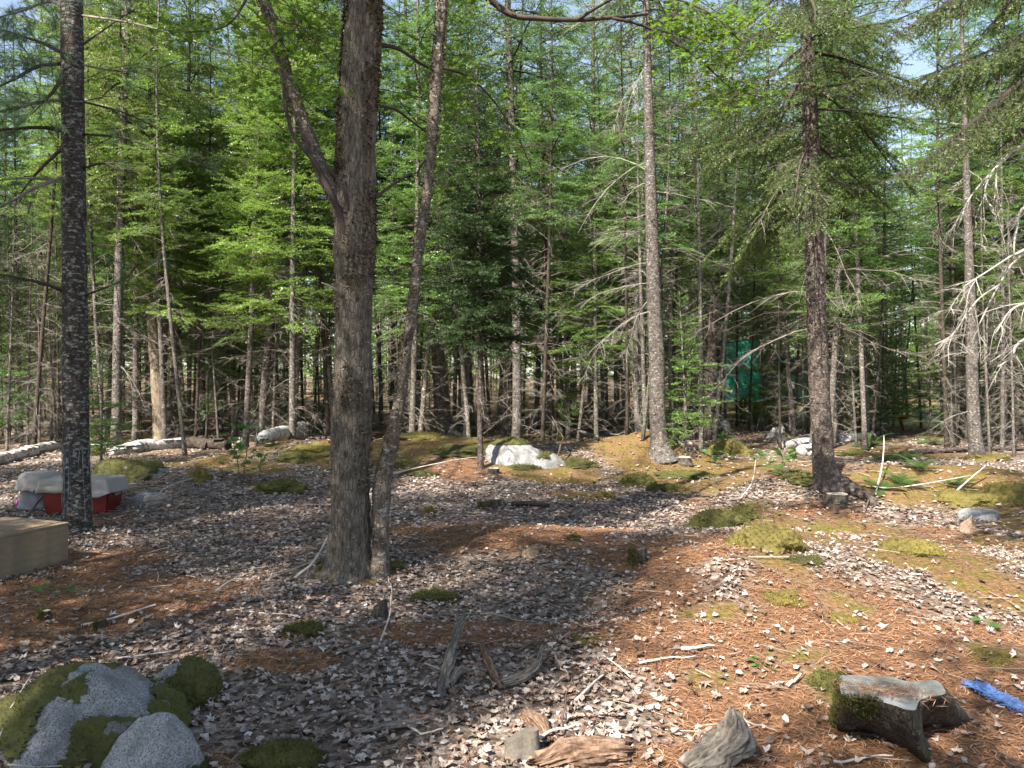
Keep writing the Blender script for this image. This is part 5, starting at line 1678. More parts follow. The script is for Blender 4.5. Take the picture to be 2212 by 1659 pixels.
def big_stump():
    top = [(360, 255), (560, 268), (740, 280), (900, 285), (1010, 318), (1130, 330), (1300, 312), (1380, 350), (1430, 430), (1395, 462), (1250, 480), (1175, 512), (1150, 560), (1128, 612), (1060, 612), (1000, 597), (900, 562), (640, 492), (430, 492), (385, 430)]
    bot = [(300, 400), (540, 340), (760, 340), (930, 350), (1100, 380), (1300, 400), (1500, 420), (1640, 500), (1760, 640), (1590, 705), (1430, 695), (1260, 690), (1200, 710), (1350, 1060), (1240, 1095), (1080, 950), (930, 880), (640, 750), (370, 735), (290, 610)]
    ht = 0.25
    zb = float(gz(2.25, 3.4))
    T = np.array([flat_at(*z4(*p), z=zb + ht) for p in top]); B = np.array([flat_at(*z4(*p), z=zb - 0.01) for p in bot])
    n = 160
    def dense(A):
        A = np.concatenate([A, A[:1]])
        s = smooth_path(A, n + 1)[:-1]
        return s
    Tn, Bn = dense(T), dense(B)
    org = np.array([Tn[:, 0].mean(), Tn[:, 1].mean(), zb])
    rows = 18
    Vs = []
    for i in range(rows):
        f = i / (rows - 1)                       # 0 at the cut, 1 at the ground
        e = f ** 1.7
        P = Tn * (1 - e) + Bn * e
        P[:, 2] = (zb + ht) * (1 - f) + (zb - 0.06) * f + (P[:, 2] * 0)
        # roots run down gently: points that travel far stay higher for longer
        run = np.linalg.norm((Bn - Tn)[:, :2], axis=1)
        P[:, 2] += np.clip(run - 0.12, 0, 1) * 0.22 * math.sin(math.pi * f) * (1 - f)
        P[:, 2] = np.minimum(P[:, 2], zb + ht * (1 - f * 0.55))
        out = nrm(np.concatenate([(P - org)[:, :2], np.zeros((n, 1))], 1))
        nz = (fbm(np.stack([P[:, 0] * 16, P[:, 1] * 16, P[:, 2] * 7], -1), 4, 77) - 0.5)
        P = P + out * (nz * 0.05 * min(1, f * 4))[:, None]
        Vs.append(P)
    V = np.concatenate(Vs)
    i, j = np.meshgrid(np.arange(rows - 1), np.arange(n), indexing='ij')
    a = (i * n + j).ravel(); b = (i * n + (j + 1) % n).ravel()
    F = np.stack([a, a + n, b + n, b], -1)
    t = thing('stump', 'wide sawn stump with a weathered grey top and splayed roots', 'stump', tuple(org))
    bk = part('bark', new_mesh('bark', V - org, [F], np.full(len(V), 0.5), True), M['stump_bark'], t)
    # the cut face with a raised strip and a hollow filled with needles
    rings = 14
    c = org + np.array([-0.03, 0, ht])
    Vc = []
    for k in range(rings):
        f = k / (rings - 1)
        P = c * (1 - f) + Tn * f
        P = P.copy()
        P[:, 2] = zb + ht + (fbm(np.stack([P[:, 0] * 9, P[:, 1] * 9, P[:, 2] * 0], -1), 3, 78) - 0.5) * 0.022 * (1 - f ** 6) + 0.002 * (1 - f ** 4)
        Vc.append(P)
    V = np.concatenate(Vc)
    i, j = np.meshgrid(np.arange(rings - 1), np.arange(n), indexing='ij')
    a = (i * n + j).ravel(); b = (i * n + (j + 1) % n).ravel()
    cf = part('cut_face', new_mesh('cut_face', V - org, [np.stack([a, b, b + n, a + n], -1)], np.full(len(V), 0.5), True), M['cut_grey'], t)
    # moss on the left flank
    r = np.random.default_rng(79)
    allV = np.concatenate(Vs)
    N = nrm(np.concatenate([(allV - org)[:, :2], np.full((len(allV), 1), 0.2)], 1))
    sel = np.where((allV[:, 0] < org[0] - 0.12) & (fbm(allV * 9, 2, 80) > 0.44))[0]
    mb = MB()
    mb.add(*fuzz(allV[sel], N[sel], 4200, r, 0.016, 0.0025))
    part('moss', mb.mesh('moss', org), M['moss'], bk, 'stuff')
    # needles lying in the hollow of the top
    mb = MB()
    m = 420
    q = r.normal(size=(m, 2)) * np.array([0.11, 0.05])
    p = np.stack([org[0] - 0.08 + q[:, 0], org[1] - 0.01 + q[:, 1] - q[:, 0] * 0.25, np.full(m, zb + ht + 0.012)], -1)
    a = r.random(m) * 6.28
    d = np.stack([np.cos(a), np.sin(a), r.normal(size=m) * 0.1], -1) * 0.03
    w = np.stack([-np.sin(a), np.cos(a), 0 * a], -1) * 0.0014
    mb.add(np.stack([p - d, p + w, p + d, p - w], 1).reshape(-1, 3), np.arange(m * 4).reshape(-1, 4), np.repeat(r.random(m), 4))
    part('needles', mb.mesh('needles', org), M['needle_litter'], cf, 'stuff')
    OBST.append((org[0], org[1], 0.38))
big_stump()

def small_stump(dx, dy, w, h, label, tilt=0.0, moss=False, bark='stump_bark', cut='cut_pale'):
    g = ground_at(dx, dy)
    k = g[1] / FD
    R, H = 0.5 * w * k, h * k
    r = np.random.default_rng(int(dx + dy))
    n = 28
    th = np.linspace(0, 2 * math.pi, n, endpoint=False)
    lob = 1 + 0.12 * np.sin(th * 3 + dx) + 0.06 * np.sin(th * 5 + dy)
    rows = []
    for f in np.linspace(0, 1, 8):
        rr = R * lob * (1 + 0.45 * (1 - f) ** 3)
        nz = (fbm(np.stack([np.cos(th) * 3, np.sin(th) * 3, np.full(n, f * 2.0 + dx)], -1), 3, 5) - 0.5) * 0.22 * R
        rows.append(np.stack([np.cos(th) * (rr + nz), np.sin(th) * (rr + nz), np.full(n, -0.03 + (H + 0.03) * f) + tilt * np.cos(th + 0.6) * R * f], -1))
    V = np.concatenate(rows)
    i, j = np.meshgrid(np.arange(7), np.arange(n), indexing='ij')
    a = (i * n + j).ravel(); b = (i * n + (j + 1) % n).ravel()
    t = thing('stump', label, 'stump', (g[0], g[1] + R * 0.6, g[2]))
    bk = part('bark', new_mesh('bark', V, [np.stack([a, b, b + n, a + n], -1)], np.full(len(V), 0.5), True), M[bark], t)
    top = rows[-1]
    c = top.mean(0)
    Vc = np.concatenate([c[None], c + (top - c) * 0.55 + np.array([0, 0, 0.003]), top * 1.0])
    jj = np.arange(n)
    part('cut_face', new_mesh('cut_face', Vc, [np.stack([np.zeros(n, int), 1 + jj, 1 + (jj + 1) % n], -1), np.stack([1 + jj, 1 + n + jj, 1 + n + (jj + 1) % n, 1 + (jj + 1) % n], -1)], np.full(len(Vc), 0.5), True), M[cut], t)
    if moss:
        mb = MB()
        sel = V[(V[:, 0] + V[:, 2] * 0.5) < R * 0.5]
        mb.add(*fuzz(sel, nrm(sel + np.array([0, 0, 0.02])), 1500, r, 0.012 + 0.001 * g[1], 0.003))
        part('moss', mb.mesh('moss'), M['moss'], bk, 'stuff')

small_stump(818, 1338, 30, 30, 'leaning sawn stub with a pale top on the dark needles', 0.9)
small_stump(1382, 1218, 34, 30, 'mossy cut stump with a fresh orange top beside the needle mound', 0.3, True, 'stump_bark', 'rotten_wood')
small_stump(1148, 1200, 36, 16, 'low rotten stump on the needle mound', 0.5, False, 'rotten_wood', 'rotten_wood')
small_stump(96, 1338, 18, 18, 'tiny round sawn stub in the sunny needles', 0.0, True)
small_stump(1067, 1026, 24, 14, 'small sawn stump with a pale face below the white boulder')
small_stump(1815, 1090, 44, 22, 'sawn stump with pale flat top beside the spruce root')
small_stump(543, 1218, 34, 9, 'low dark stump flush with the leaf litter left of the maple', 0, False, 'dark_bark', 'stump_bark')
small_stump(1475, 1000, 40, 12, 'flat cut stump on the moss near the grey spruce')
small_stump(1060, 1100, 46, 16, 'wide low mossy stump on shaded leaves beyond the maple', 0.2, True, 'stump_bark', 'stump_bark')
small_stump(2092, 1150, 22, 26, 'jagged reddish rotten stub near the flat grey stone', 0.9, False, 'rotten_wood', 'rotten_wood')
small_stump(215, 1358, 20, 16, 'small mossy stub beside a bent twig in the needles', 0.4, True)
small_stump(1950, 1180, 20, 12, 'short mossed stub in the sunlit hollow', 0.2, True)
small_stump(1430, 1140, 30, 9, 'flush weathered stump among pale leaves', 0.1, False, 'rotten_wood', 'stump_bark')

def slab(name, label, pts, radii, seed, mat, flat=0.6, nseg=18, n=40, jag=0.5, cat='wood', twist=0.0):
    """weathered piece of wood: a lumpy, split, tapering limb along a path"""
    P = smooth_path(pts, n)
    R = np.interp(np.linspace(0, 1, n), np.linspace(0, 1, len(radii)), radii)
    mat = {'grey_wood': 'old_grey_wood', 'rotten_wood': 'old_brown_wood'}.get(mat, mat)
    nseg = 64 if max(radii) > 0.045 else 30
    n2_ = 90 if max(radii) > 0.045 else 60
    P = smooth_path(pts, n2_); n = n2_
    R = np.interp(np.linspace(0, 1, n), np.linspace(0, 1, len(radii)), radii)
    V, F, (s, th, ring) = tube(P, R, nseg)
    m = n * nseg
    RR = np.repeat(R, nseg)
    tw = th + s * 1.2
    q = np.stack([np.cos(th) * 1.5, np.sin(th) * 1.5, s * 6.0], -1)
    q2 = np.stack([np.cos(tw) * 6, np.sin(tw) * 6, s * 3.0], -1)
    q3 = np.stack([np.cos(tw) * 17, np.sin(tw) * 17, s * 6.0], -1)
    rd = np.abs(fbm(q2, 3, seed + 1) - 0.5) * 2
    gr = fbm(q3, 3, seed + 2)
    d = ((fbm(q, 3, seed) - 0.5) * 1.3 + (rd - 0.35) * jag + (gr - 0.5) * 0.28) * RR
    # broken, splintered ends
    e0 = np.clip(1 - s / (3.0 * R[0] + 1e-6), 0, 1); e1 = np.clip(1 - (s.max() - s) / (3.0 * R[-1] + 1e-6), 0, 1)
    tdir = np.repeat(nrm(np.gradient(P, axis=0)), nseg, 0)
    V[:m] += ring * d[:, None]
    V[:m] += tdir * ((e1 * (fbm(q2 * 1.7, 2, seed + 3) - 0.5) - e0 * (fbm(q2 * 1.7, 2, seed + 4) - 0.5)) * 2.2 * RR)[:, None]
    zc = np.repeat(P[:, 2], nseg)
    V[:m, 2] = zc + (V[:m, 2] - zc) * flat
    org = P[0].copy()
    A = np.full(len(V), 0.3); A[:m] = np.clip(0.25 + 0.55 * gr + 0.35 * rd - 0.1, 0, 1)
    return single(name, new_mesh(name, V - org, F, A, True), M[mat], label, cat, tuple(org))

def gp(dx, dy, up=0.0):
    return ground_at(dx, dy) + np.array([0, 0, up])

# rotten wood at the very front
small_stump(1128, 1645, 72, 52, 'upright weathered grey stub standing at the end of the rotten log', 0.5, False, 'old_grey_wood', 'old_grey_wood')
slab('log', 'rotten crumbling brown log lying beside the upright grey stub', [gp(1165, 1662, 0.02), gp(1230, 1650, 0.035), gp(1300, 1645, 0.04), gp(1352, 1640, 0.03)], [0.06, 0.075, 0.075, 0.055], 31, 'rotten_wood', 0.8, jag=0.7)
slab('log', 'weathered wedge of grey wood rising to a point in the sunlit needles', [gp(1490, 1665, 0.0), gp(1540, 1655, 0.04), gp(1580, 1640, 0.09), gp(1583, 1615, 0.16)], [0.05, 0.085, 0.085, 0.02], 32, 'grey_wood', 1.0, jag=0.6)
slab('log', 'crumbled reddish wood under the leaves behind the grey stub', [gp(1130, 1540, 0.0), gp(1160, 1575, 0.03), gp(1185, 1610, 0.02)], [0.03, 0.05, 0.03], 33, 'rotten_wood', 0.6)
slab('driftwood', 'grey forked splinter of old wood sticking up out of the leaves', [gp(948, 1515, 0.01), gp(965, 1465, 0.05), gp(985, 1415, 0.11), gp(1008, 1375, 0.17)], [0.018, 0.030, 0.026, 0.007], 34, 'grey_wood', 1.0, jag=0.9, cat='branch')
slab('driftwood', 'short curved grey root beside the forked splinter', [gp(972, 1485, 0.02), gp(995, 1468, 0.05), gp(1022, 1462, 0.035)], [0.018, 0.024, 0.008], 35, 'grey_wood', 0.9, cat='branch')
slab('driftwood', 'pale split piece of sunlit wood among the leaves', [gp(1040, 1400, 0.03), gp(1055, 1450, 0.05), gp(1085, 1500, 0.03)], [0.012, 0.024, 0.014], 36, 'rotten_wood', 0.7, cat='branch')
slab('driftwood', 'grey elbow of old root curling up from the leaves', [gp(1085, 1490, 0.03), gp(1130, 1478, 0.04), gp(1160, 1460, 0.06), gp(1172, 1432, 0.10)], [0.022, 0.026, 0.02, 0.008], 37, 'grey_wood', 0.9, cat='branch')
slab('driftwood', 'flat grey plank-like splinter half under leaves', [gp(720, 1420, 0.02), gp(790, 1405, 0.025), gp(830, 1392, 0.02)], [0.012, 0.02, 0.01], 38, 'grey_wood', 0.6, cat='branch')
slab('driftwood', 'dark charred-looking log end beside the maple', [gp(1105, 1095, 0.03), gp(1150, 1095, 0.04), gp(1185, 1098, 0.03)], [0.03, 0.04, 0.02], 39, 'dark_bark', 0.9, cat='branch')
slab('driftwood', 'flat weathered slab among leaves near the wide moss cushion', [gp(770, 1585, 0.01), gp(850, 1575, 0.02), gp(915, 1565, 0.01)], [0.02, 0.03, 0.02], 40, 'grey_wood', 0.5, cat='branch')

# fallen birch logs
def birch(label, a, b, w0, w1, seed, up=0.5, mat='birch_bark', sag=0.0):
    A, B = gp(*a), gp(*b)
    r0 = 0.5 * w0 / FD * A[1]; r1 = 0.5 * w1 / FD * B[1]
    n = 24
    f = np.linspace(0, 1, n)
    P = A * (1 - f)[:, None] + B * f[:, None]
    P[:, 2] += r0 * up * 2 - 0.02
    P += (fbm(np.stack([f * 4 + seed, f * 0, f * 0], -1), 2, seed) - 0.5)[:, None] * np.array([0.05, 0.12, 0.06])
    R = (r0 * (1 - f) + r1 * f)
    V, F, (s, th, ring) = tube(P, R, 16)
    m = n * 16
    V[:m] += ring * (((fbm(np.stack([np.cos(th) * 2, np.sin(th) * 2, s * 5], -1), 3, seed) - 0.5) * 0.5) * np.repeat(R, 16))[:, None]
    org = P[0].copy()
    t = thing('birch_log', label, 'log', tuple(org))
    part('trunk', new_mesh('trunk', V - org, F, np.full(len(V), 0.5), True), M[mat], t)
    # curling flaps of peeling bark
    r = np.random.default_rng(seed)
    for k in range(5):
        i = r.integers(2, n - 3)
        ang = 0.4 + r.random() * 2.2
        L = 0.10 + 0.12 * r.random()
        ax = nrm(B - A)
        u = np.array([0, -1, 0]) * math.cos(ang) + np.array([0, 0, 1]) * math.sin(ang)
        u = nrm(u - ax * u.dot(ax)); v = np.cross(ax, u)
        pts = []
        for q in np.linspace(0, 1, 5):
            rr = R[i] * (1.08 + 0.5 * q * q)
            aa = q * 0.9
            pts.append(P[i] + (u * math.cos(aa) + v * math.sin(aa)) * rr)
        pts = np.array(pts)
        V = np.concatenate([pts, pts + ax * L * (0.6 + 0.6 * r.random()), ])
        V = np.concatenate([V, V - np.repeat(u[None], 10, 0) * 0.004])
        j = np.arange(4)
        Fq = np.concatenate([np.stack([j, j + 1, j + 6, j + 5], -1), np.stack([j + 10, j + 15, j + 16, j + 11], -1)])
        part('bark_flap', new_mesh('bark_flap', V - org, [Fq], np.full(20, 0.5), True), M[mat], t)
birch('weathered white birch log end at the edge behind the grey bin', (-20, 1006), (70, 985), 26, 24, 41)
birch('grey-white birch length lying left of the pine trunk', (50, 985), (140, 968), 22, 20, 42)
birch('short white birch length just right of the pine trunk', (188, 978), (262, 972), 20, 18, 43)
birch('crumpled white birch piece between pine and leafy seedling', (240, 984), (300, 975), 22, 30, 44)
birch('long mottled white birch log before the slim firs', (282, 976), (405, 966), 26, 24, 45)
birch('dark rotting birch log continuing toward the leafy seedling', (400, 968), (495, 972), 26, 24, 46, mat='dark_bark')
birch('big peeling birch log propped on the moss bank', (572, 968), (652, 950), 26, 38, 47, 1.1)
birch('small white birch length behind the leafy seedling', (520, 956), (585, 950), 14, 18, 48)
birch('pale birch log running toward the grey spruce', (1440, 918), (1515, 922), 18, 18, 49)
birch('white birch log end with brown sawn face beside the tawny moss', (1508, 925), (1568, 930), 22, 22, 50)
birch('thin white birch limb passing behind the stout spruce', (1690, 955), (1765, 945), 12, 12, 51)
birch('white birch log lying just behind the stout spruce', (1695, 968), (1835, 955), 18, 22, 52)
birch('grey birch log continuing right of the stout spruce', (1800, 958), (1885, 950), 22, 16, 53)
birch('short thick birch billet at the stout spruce foot', (1728, 984), (1775, 982), 26, 24, 54)
g = ground_at(1680, 952)
slab('birch_stump', 'tall broken white birch stump beside the fallen birch logs', [g + np.array([-0.25, 0, 0]), g + np.array([-0.1, 0.02, 0.12]), g + np.array([0.05, 0.0, 0.26]), g + np.array([0.08, 0.02, 0.42])], [0.10, 0.16, 0.14, 0.03], 55, 'birch_bark', 1.0, cat='stump', jag=0.9)
slab('log', 'straight brown pole lying before the dying spruce', [gp(1945, 985, 0.05), gp(2060, 978, 0.06), gp(2150, 976, 0.06), gp(2260, 972, 0.06)], [0.03, 0.05, 0.055, 0.055], 56, 'spruce_bark', 1.0)
slab('log', 'thin fallen trunk lying on the mound behind the white boulder', [gp(1080, 948, 0.15), gp(1120, 934, 0.22), gp(1180, 934, 0.2), gp(1230, 938, 0.15), gp(1290, 955, 0.1)], [0.03, 0.045, 0.045, 0.04, 0.03], 57, 'fir_bark', 1.0)
slab('log', 'black rotten root plate in the shade behind the mossy boulders', [gp(1235, 905, 0.1), gp(1265, 898, 0.25), gp(1290, 900, 0.3), gp(1310, 905, 0.1)], [0.08, 0.18, 0.16, 0.06], 58, 'dark_bark', 1.0)
slab('log', 'weathered pointed snag lying beyond the ferns', [gp(1890, 945, 0.05), gp(1905, 932, 0.12), gp(1915, 925, 0.3)], [0.05, 0.07, 0.02], 59, 'grey_wood', 1.0)

# sticks one can pick out
STICKS = [([(640, 1255, .03), (690, 1225, .10), (745, 1175, .38), (790, 1110, .62)], 0.013, 'pale', 'long pale stick leaning against the maple trunk'),
          ([(575, 1258, .02), (640, 1236, .03), (700, 1215, .05)], 0.008, 'grey', 'thin grey stick on leaves left of the maple foot'),
          ([(180, 1355, .02), (250, 1340, .02), (320, 1325, .04), (335, 1322, .04)], 0.008, 'pale', 'pale splintered stick on the sunny needles'),
          ([(255, 1428, .02), (330, 1422, .03), (385, 1415, .03)], 0.007, 'pale', 'straight stick above the big boulder'),
          ([(470, 1282, .02), (500, 1262, .03), (530, 1255, .02)], 0.009, 'pale', 'short bent pale stick on shaded leaves'),
          ([(148, 1398, .02), (170, 1385, .04), (185, 1345, .05)], 0.006, 'dark', 'bent dark twig by the mossy stub'),
          ([(-10, 1640, .05), (25, 1590, .12), (60, 1535, .16)], 0.006, 'pale', 'thin pale stalk slanting before the big boulder'),
          ([(820, 1400, .02), (838, 1350, .05), (845, 1300, .1), (838, 1265, .08)], 0.006, 'pale', 'thin bowed twig beside the leaning stub'),
          ([(1120, 1640, .02), (1190, 1605, .05), (1240, 1595, .05)], 0.010, 'pale', 'pale crooked stick behind the rotten log'),
          ([(1215, 1590, .02), (1225, 1540, .08), (1232, 1520, .12)], 0.005, 'dark', 'dark upright twig before the sunlit leaves'),
          ([(1240, 1525, .02), (1290, 1480, .03), (1305, 1470, .03)], 0.009, 'pale', 'pale straight stick on sunlit leaves'),
          ([(1195, 1425, .02), (1210, 1450, .03), (1225, 1470, .02)], 0.007, 'grey', 'grey hooked twig at the edge of sunlight'),
          ([(1110, 1420, .02), (1180, 1390, .05), (1260, 1370, .03), (1330, 1350, .02)], 0.008, 'dark', 'long dark branch along the needle bank'),
          ([(1380, 1440, .02), (1440, 1430, .02), (1500, 1428, .02)], 0.007, 'pale', 'pale stick lying on orange needles'),
          ([(1470, 1410, .02), (1510, 1408, .03), (1545, 1402, .02)], 0.012, 'pale', 'thick pale stick end on orange needles'),
          ([(1600, 1560, .02), (1640, 1575, .02), (1680, 1590, .02)], 0.006, 'grey', 'thin twig left of the sawn stump'),
          ([(1700, 1490, .02), (1720, 1478, .03), (1732, 1468, .03)], 0.010, 'pale', 'short white twig left of the sawn stump'),
          ([(1800, 1655, .02), (1860, 1650, .02), (1930, 1645, .03)], 0.006, 'pale', 'thin pale twig before the sawn stump'),
          ([(1640, 1195, .03), (1648, 1160, .2), (1652, 1110, .35)], 0.006, 'dark', 'dark upright stem beside the broad moss mound'),
          ([(2055, 1080, .05), (2090, 1060, .12), (2130, 1040, .2)], 0.014, 'pale', 'bleached branch propped on the yellow moss bank'),
          ([(1890, 1075, .03), (1905, 1040, .2), (1910, 1010, .42)], 0.012, 'pale', 'forked grey dead branch standing by the fern'),
          ([(1870, 1055, .03), (1930, 1062, .05), (2000, 1058, .08), (2100, 1045, .1)], 0.010, 'pale', 'long pale branch lying across the mossy hollow'),
          ([(1600, 1080, .02), (1625, 1060, .12), (1632, 1030, .25)], 0.008, 'pale', 'pale broken stick standing before the stout spruce'),
          ([(320, 1095, .02), (360, 1070, .10), (420, 1050, .12)], 0.014, 'pale', 'stout pale branch over the brush by the grey stone'),
          ([(60, 1125, .05), (110, 1095, .25), (170, 1075, .35)], 0.012, 'dark', 'dark branch slanting before the grey bin'),
          ([(240, 1095, .12), (330, 1085, .2), (430, 1100, .15)], 0.008, 'dark', 'thin dark branch across the brush pile'),
          ([(850, 1030, .05), (980, 1010, .12), (1060, 998, .1)], 0.010, 'pale', 'long thin branch lying on the moss before the white boulder'),
          ([(1200, 1005, .06), (1230, 960, .2), (1300, 940, .25)], 0.016, 'dark', 'dark branch lying across the mound behind the white stones'),
          ([(1480, 1060, .03), (1520, 1050, .06), (1570, 1062, .04)], 0.008, 'dark', 'dark twig on the moss sheet'),
          ([(1340, 1310, .02), (1400, 1290, .03), (1440, 1285, .02)], 0.007, 'dark', 'dark stick among pale leaves before the mossy stump'),
          ([(1040, 1330, .02), (1090, 1345, .04), (1130, 1350, .02)], 0.006, 'grey', 'grey twig on the needle strip'),
          ([(560, 1330, .02), (610, 1335, .02), (640, 1345, .04)], 0.005, 'pale', 'pale twig poking over the round moss cushion'),
          ([(1900, 1060, .02), (1880, 1085, .06), (1868, 1110, .02)], 0.016, 'dark', 'thick dark twig near the spruce root tip'),
          ([(640, 1590, .02), (720, 1560, .03), (780, 1545, .02)], 0.009, 'dark', 'dark straight stick on the shaded foreground leaves'),
          ([(860, 1560, .02), (905, 1600, .03), (960, 1590, .04)], 0.007, 'pale', 'pale bowed twig on the foreground leaves')]
TONE = {'pale': 0.92, 'grey': 0.62, 'dark': 0.12}
for k, (rows, r0, tone, lab) in enumerate(STICKS):
    ps = [gp(q[0], q[1]) for q in rows]
    ps = [p + np.array([0, 0, q[2]]) for p, q in zip(ps, rows)]
    # a leaning stick keeps the distance of its foot
    P = smooth_path(ps, 14)
    P += (fbm(np.stack([np.linspace(0, 5, 14) + k, np.zeros(14), np.zeros(14)], -1), 2, k) - 0.5)[:, None] * np.array([0.03, 0.03, 0.015])
    V, F, _ = tube(P, np.linspace(r0, r0 * 0.45, 14), 7)
    V += (fbm(V * 40, 2, k) - 0.5)[:, None] * r0 * 0.8
    org = P[0].copy()
    single('stick', new_mesh('stick', V - org, F, np.full(len(V), TONE[tone]), True), M['stick'], lab, 'stick', tuple(org))

# ------------------------------------------------------------------ camp things on the left
def box_mesh(name, sx, sy, sz, bev=0.004, taper=1.0):
    import bmesh
    bm = bmesh.new()
    bmesh.ops.create_cube(bm, size=1.0)
    for v in bm.verts:
        k = taper if v.co.z < 0 else 1.0
        v.co = Vector((v.co.x * sx * k, v.co.y * sy * k, v.co.z * sz))
    bmesh.ops.bevel(bm, geom=list(bm.edges), offset=bev, segments=2, affect='EDGES')
    me = bpy.data.meshes.new(name)
    bm.to_mesh(me); bm.free()
    return me

def mat_plywood():
    t = NT('plywood')
    v = t.coord((1.0, 1.0, 3.0), rnd=False)
    n0 = t.noise(v, 2.2, 4, 0.5)
    w = t.n('TexWave', wave_type='BANDS', bands_direction='Z')
    w.inputs['Scale'].default_value = 5.0
    w.inputs['Distortion'].default_value = 9
    w.inputs['Detail'].default_value = 3
    w.inputs['Detail Scale'].default_value = 1.4
    t.l(t.coord((1.0, 1.0, 1.0), rnd=False), w.inputs['Vector'])
    c = t.ramp(w.outputs['Fac'], [(0.1, (0.235, 0.172, 0.108)), (0.5, (0.255, 0.188, 0.118)), (1.0, (0.265, 0.198, 0.125))])
    b = t.noise(t.coord((1, 1, 0.2), rnd=False), 5, 5)
    c = t.mix(t.ramp(b, [(0.40, 0.0), (0.7, 0.8)]), c, (0.14, 0.115, 0.085))
    vo = t.n('TexVoronoi')
    vo.inputs['Scale'].default_value = 3.2
    t.l(t.coord((1, 1, 1), rnd=False), vo.inputs['Vector'])
    c = t.mix(t.ramp(vo.outputs['Distance'], [(0.04, 0.85), (0.10, 0.0)]), c, (0.20, 0.09, 0.04))
    return t.done(t.principled(c, 0.75, 0.25, t.bump(n0, 0.2, 0.005)))
M['plywood'] = mat_plywood()
M['plywood_edge'] = mat_grain('plywood_edge', (0.16, 0.12, 0.08), (0.42, 0.33, 0.22), (1, 1, 30), 5.0)

def plywood_box():
    c1 = flat_at(148, 1214, 0.02)
    ax = nrm(np.array([-0.36, -0.93, 0])); bx = np.array([-ax[1], ax[0], 0]) * 1.0
    bx = nrm(np.array([-0.93, 0.36, 0]))
    L, W, H, th = 1.5, 0.75, 0.35, 0.019
    z0 = float(gz(c1[0], c1[1])) - 0.015
    org = np.array([c1[0], c1[1], z0])
    t = thing('wooden_box', 'long low plywood box with knots and wavy grain beside the pine', 'box', tuple(org), math.atan2(-ax[1], -ax[0]))
    # local x runs along the long side away from the camera's left edge
    def P(name, sx, sy, sz, x, y, z, mat='plywood'):
        o = part(name, box_mesh(name, sx, sy, sz, 0.003), M[mat], t)
        o.location = (x, y, z)
        return o
    P('side_panel', L, th, H - 0.021, -L / 2, th / 2, (H - 0.021) / 2)
    P('side_panel', L, th, H - 0.021, -L / 2, W - th / 2, (H - 0.021) / 2)
    P('end_panel', th, W - 2 * th - 0.004, H - 0.021, -th / 2 - 0.003, W / 2, (H - 0.021) / 2)
    P('end_panel', th, W - 2 * th - 0.004, H - 0.021, -L + th / 2 + 0.003, W / 2, (H - 0.021) / 2)
    P('lid', L + 0.012, W + 0.012, 0.019, -L / 2, W / 2, H - 0.0095)
    r = np.random.default_rng(3)
    mb = MB(); m = 700
    p = np.stack([-r.random(m) * L, np.abs(r.normal(size=m)) * 0.25, np.full(m, H + 0.004)], -1)
    a = r.random(m) * 6.28
    d = np.stack([np.cos(a), np.sin(a), 0 * a], -1) * 0.035
    w = np.stack([-np.sin(a), np.cos(a), 0 * a], -1) * 0.0018
    p[:, 1] = np.clip(p[:, 1], 0.04, W - 0.04); p[:, 0] = np.clip(p[:, 0], -L + 0.04, -0.04)
    mb.add(np.stack([p - d, p + w, p + d, p - w], 1).reshape(-1, 3), np.arange(m * 4).reshape(-1, 4), np.repeat(r.random(m), 4))
    part('needles', mb.mesh('needles'), M['needle_litter'], t, 'stuff')
plywood_box()

